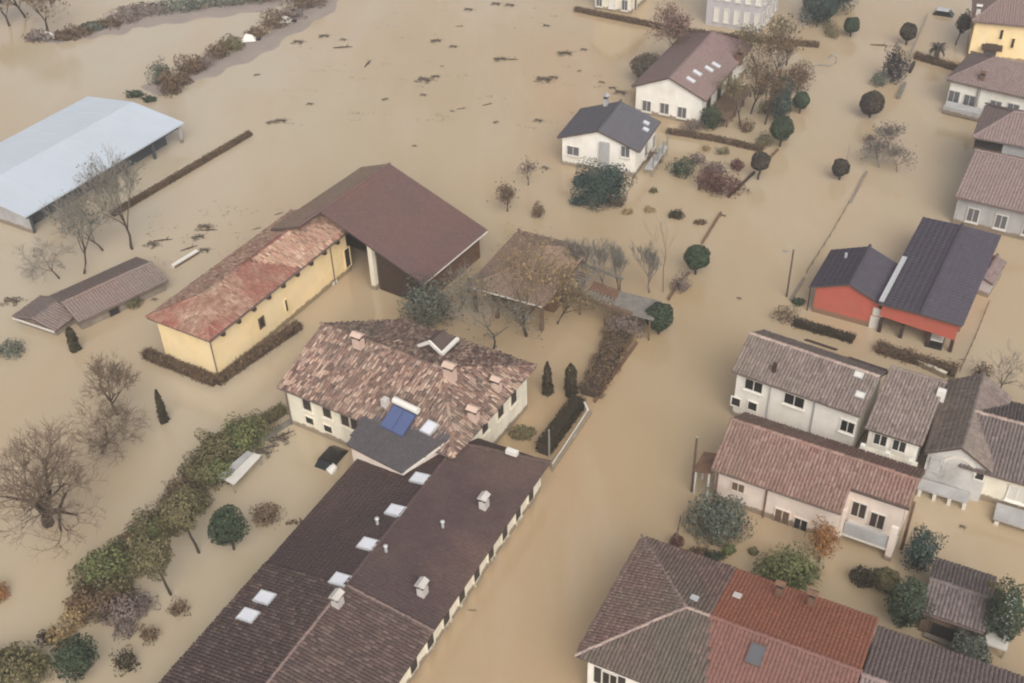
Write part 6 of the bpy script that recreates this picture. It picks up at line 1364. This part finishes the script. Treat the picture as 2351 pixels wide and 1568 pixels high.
mb = MB(); mb.tube([g + ax2 * .53, g + ax2 * .6], [.30, .30], 12); build('lid', mb, MT['pale_trim'], tb)
# white things on the drowned bank
for lab, px in (('white tent shape on the drowned bank', (572, 92)), ('white heap under the tall corner tree', (112, 86)), ('thin white heap farther along the drowned bank', (655, 50))):
    g = G(*px); r_ = empty('white_tarpaulin', (g[0], g[1], 0), lab, 'tarpaulin'); mb = MB()
    q = [g + np.array([x, y, z]) for x, y, z in ((-1.1, -.6, 0), (1.1, -.7, 0), (1.0, .7, 0), (-1.0, .6, 0), (-.3, 0, .9), (.45, .1, .7))]; mb.add(q, [(0, 1, 5, 4), (1, 2, 5), (2, 3, 4, 5), (3, 0, 4)]); build('sheet', mb, MT['plastic_white'], r_)
    mb = MB(); mb.box(g + np.array([1.3, -.2, .1]), .6, .5, .35); build('weight', mb, MT['near_black'], r_)

# ------------------------------------------------------------------ floating debris
def debris_proto(name, label, cat, kind, seed):
    r = np.random.default_rng(seed); root = empty(name, (0, 0, 0), label, cat)
    if kind == 'mat':
        n = 150; a = r.uniform(0, 6.28, n); q = r.random(n) ** .7; lob = 1 + .5 * np.sin(a * 2 + seed) + .3 * np.sin(a * 3)
        C = np.stack([q * lob * np.cos(a) * 1.25, q * lob * np.sin(a) * .5, .03 + .07 * r.random(n)], 1)
        V, F = leaf_quads(C, .13, .35, np.tile([0, 0, 2.0], (n, 1)), r); V[:, 2] = np.maximum(V[:, 2], .012); build_np('litter', V, F, L_DEB, root, 'stuff')
    mb = MB(); m = 3 if kind == 'mat' else 1
    for i in range(m):
        a = r.uniform(-.5, .5) + (i - 1) * .6 * (kind == 'mat'); L = r.uniform(.8, 1.5) if kind != 'log' else 1.6; d = np.array([math.cos(a), math.sin(a), 0]); s = np.array([-d[1], d[0], 0]); o = np.array([r.normal(0, .2), r.normal(0, .1), .05])
        mb.tube([o - d * L * .6, o + s * .08, o + d * L * .6 + UP * .06], [.05, .09 if kind == 'log' else .05, .025], 5)
        if kind == 'log': mb.tube([o + d * .3, o + d * .6 + s * .3 + UP * .3], [.05, .015], 5); mb.tube([o - d * .2, o - s * .35 + UP * .15], [.045, .015], 5)
    build('sticks', mb, MT['bark'], root); return root
L_DEB = leafmat('wet_litter', [(.12, .095, .07), (.19, .155, .115), (.15, .12, .088)])
GD = 'debris floating on the flood water'
LD = {'mat': 'flat mat of wet plant litter floating on the open water', 'log': 'dark branch floating on the open flood water', }
protos = {}
DLAB = {(848, 145): 'dark upright snag sticking out of the open water', (975, 184): 'largest litter mat, wing shaped, alone in open water', (793, 110): 'long straight dark branch floating near the drowned bank', (1249, 183): 'wide litter mat floating off the white house', (631, 277): 'litter mat beyond the end of the long straight hedge', (470, 522): 'litter raft beside the bare trees, nearest the white panel end', (470, 575): 'litter caught at the long white panel', (440, 570): 'branch caught beside the long white panel', (380, 553): 'branch floating at the leaning bare tree', (28, 692): 'litter heap floating by the small shed', (660, 998): 'branch lying against the farmyard garden wall', (640, 1010): 'litter drift along the farmyard garden wall', (625, 1028): 'branch in the drift along the farmyard garden wall, nearer the canopy', (605, 1040): 'litter between the farmyard wall and the canopy', (355, 688): 'small litter clump between long shed and yellow barn', (1088, 1403): 'tiny dark branch in the road beside the long building', (1697, 685): 'tiny litter scrap in the middle of the road', (2025, 106): 'dark branch floating in the road far up by the ball trees', (643, 491): 'small dark branch behind the open barn roof', (593, 525): 'small dark branch behind the yellow barn roof', (1425, 213): 'litter mat at the corner of the gabled white house', (2210, 1210): 'tiny litter scrap beside the pink house corner', (2210, 826): 'small dark branch at the end of the ragged terrace hedge'}
spots = [('log', 793, 110, 1.3, .1), ('mat', 788, 91, .6, 0), ('mat', 685, 97, 1.0, 0), ('mat', 744, 83, .9, .6), ('log', 848, 145, 1.1, 1.4), ('mat', 975, 184, 1.25, 0), ('mat', 1000, 176, .7, .5), ('mat', 1015, 152, .3, 0), ('mat', 972, 218, .5, 0), ('mat', 884, 228, .5, 1), ('mat', 712, 239, .55, .2), ('mat', 622, 281, .7, .9), ('mat', 645, 278, .9, .5), ('mat', 590, 172, .5, .7), ('mat', 952, 335, .35, 0), ('mat', 1038, 255, .35, 0), ('log', 1063, 250, .6, .1), ('log', 1123, 240, .7, .5), ('mat', 1138, 281, .45, 1.3), ('mat', 1001, 94, .9, .7), ('mat', 1041, 107, .7, 0), ('log', 1178, 138, 1.0, 0), ('mat', 1148, 136, 1.0, .5), ('log', 1058, 61, .6, 0), ('mat', 1076, 22, .8, 0), ('mat', 1171, 12, .9, 0), ('mat', 1139, 9, .9, 0), ('log', 643, 491, .5, .5), ('log', 593, 525, .5, .6), ('mat', 1249, 183, 1.3, 0), ('mat', 1272, 178, .7, .3), ('mat', 1330, 163, .35, 1), ('mat', 1297, 123, 1.2, .6), ('mat', 1341, 114, .6, 0), ('mat', 1382, 189, .5, 0), ('mat', 1236, 277, .7, -.2), ('mat', 1252, 386, .6, -.3), ('mat', 1406, 202, .6, .2), ('mat', 1255, 59, .6, 0), ('mat', 1425, 213, 1.0, 0), ('log', 1088, 1403, .35, 0), ('mat', 1697, 685, .3, 0), ('log', 2025, 106, 1.2, -.2), ('mat', 470, 522, 1.0, .3), ('mat', 455, 545, .8, .9), ('log', 485, 530, .9, .1), ('mat', 470, 575, .7, .5), ('log', 440, 570, .9, .7), ('log', 380, 553, 1.0, .05), ('mat', 350, 562, .9, 0), ('mat', 28, 692, 1.1, .2), ('log', 660, 998, .9, .5), ('mat', 640, 1010, 1.1, .5), ('log', 625, 1028, .8, .4), ('mat', 605, 1040, .9, .5), ('mat', 355, 688, .4, 0), ('log', 1668, 1000, .25, 0), ('log', 1664, 1055, .25, 0), ('mat', 2210, 1210, .3, 0), ('mat', 1395, 405, .4, 0), ('mat', 1660, 495, .4, 0), ('log', 2210, 826, .3, 0)]
for i, (k, x, y, sc, rz) in enumerate(spots):
    g = G(x, y)
    if k not in protos:
        protos[k] = debris_proto('debris_mat' if k == 'mat' else 'driftwood', LD[k], 'debris' if k == 'mat' else 'driftwood', k, 5); o = protos[k]; o['group'] = GD + (' as litter' if k == 'mat' else ' as branches'); o.location = [float(q) for q in g]; o.rotation_euler = (0, 0, rz - .4); o.scale = (sc, sc, sc)
    else: o = copy_thing(protos[k], g, rz - .4 + (rng.random() - .5) * .3, sc)
    lab_ = DLAB.get((x, y))
    if lab_: o['label'] = lab_
    else: o['label'] = LD[k]

# fine scraps drifting in loose lines on the open water
rs = np.random.default_rng(77); C = []
for _ in range(70):
    c0 = np.array([*G(rs.uniform(620, 1430), rs.uniform(20, 330))[:2], 0]); a = math.radians(rs.normal(-12, 14)); d = np.array([math.cos(a), math.sin(a), 0]); m = rs.integers(3, 12); L = rs.uniform(.6, 3.5)
    C.append(c0 + d * rs.uniform(-L, L, (m, 1)) + rs.normal(0, .14, (m, 3)) * np.array([1, 1, 0]))
for _ in range(26):
    c0 = np.array([*G(rs.uniform(330, 680), rs.uniform(480, 620))[:2], 0]); m = rs.integers(3, 9); C.append(c0 + rs.normal(0, .7, (m, 3)) * np.array([1, 1, 0]))
C = np.concatenate(C); C[:, 2] = .02; V, F = leaf_quads(C, .15, .3, np.tile([0, 0, 3.0], (len(C), 1)), rs); V[:, 2] = np.maximum(V[:, 2], .012)
tag(build_np('floating_litter', V, F, L_DEB), kind='stuff')
# ------------------------------------------------------------------ damp hazy air over the flood
mb = MB(); mb.box((0, 1000, 29.5), 3040, 3040, 63.0)
hz = build('haze', mb, None, base=(0, 1000, 0)); hz['kind'] = 'stuff'; hz.display_type = 'WIRE'
hm = bpy.data.materials.new('haze_air'); hm.use_nodes = True; ht = hm.node_tree; ht.nodes.remove(ht.nodes['Principled BSDF'])
pv = ht.nodes.new('ShaderNodeVolumePrincipled'); pv.inputs['Color'].default_value = (.93, .92, .93, 1); pv.inputs['Density'].default_value = .0006; pv.inputs['Anisotropy'].default_value = 0.0
ht.links.new(pv.outputs[0], ht.nodes['Material Output'].inputs['Volume']); hz.data.materials.append(hm)
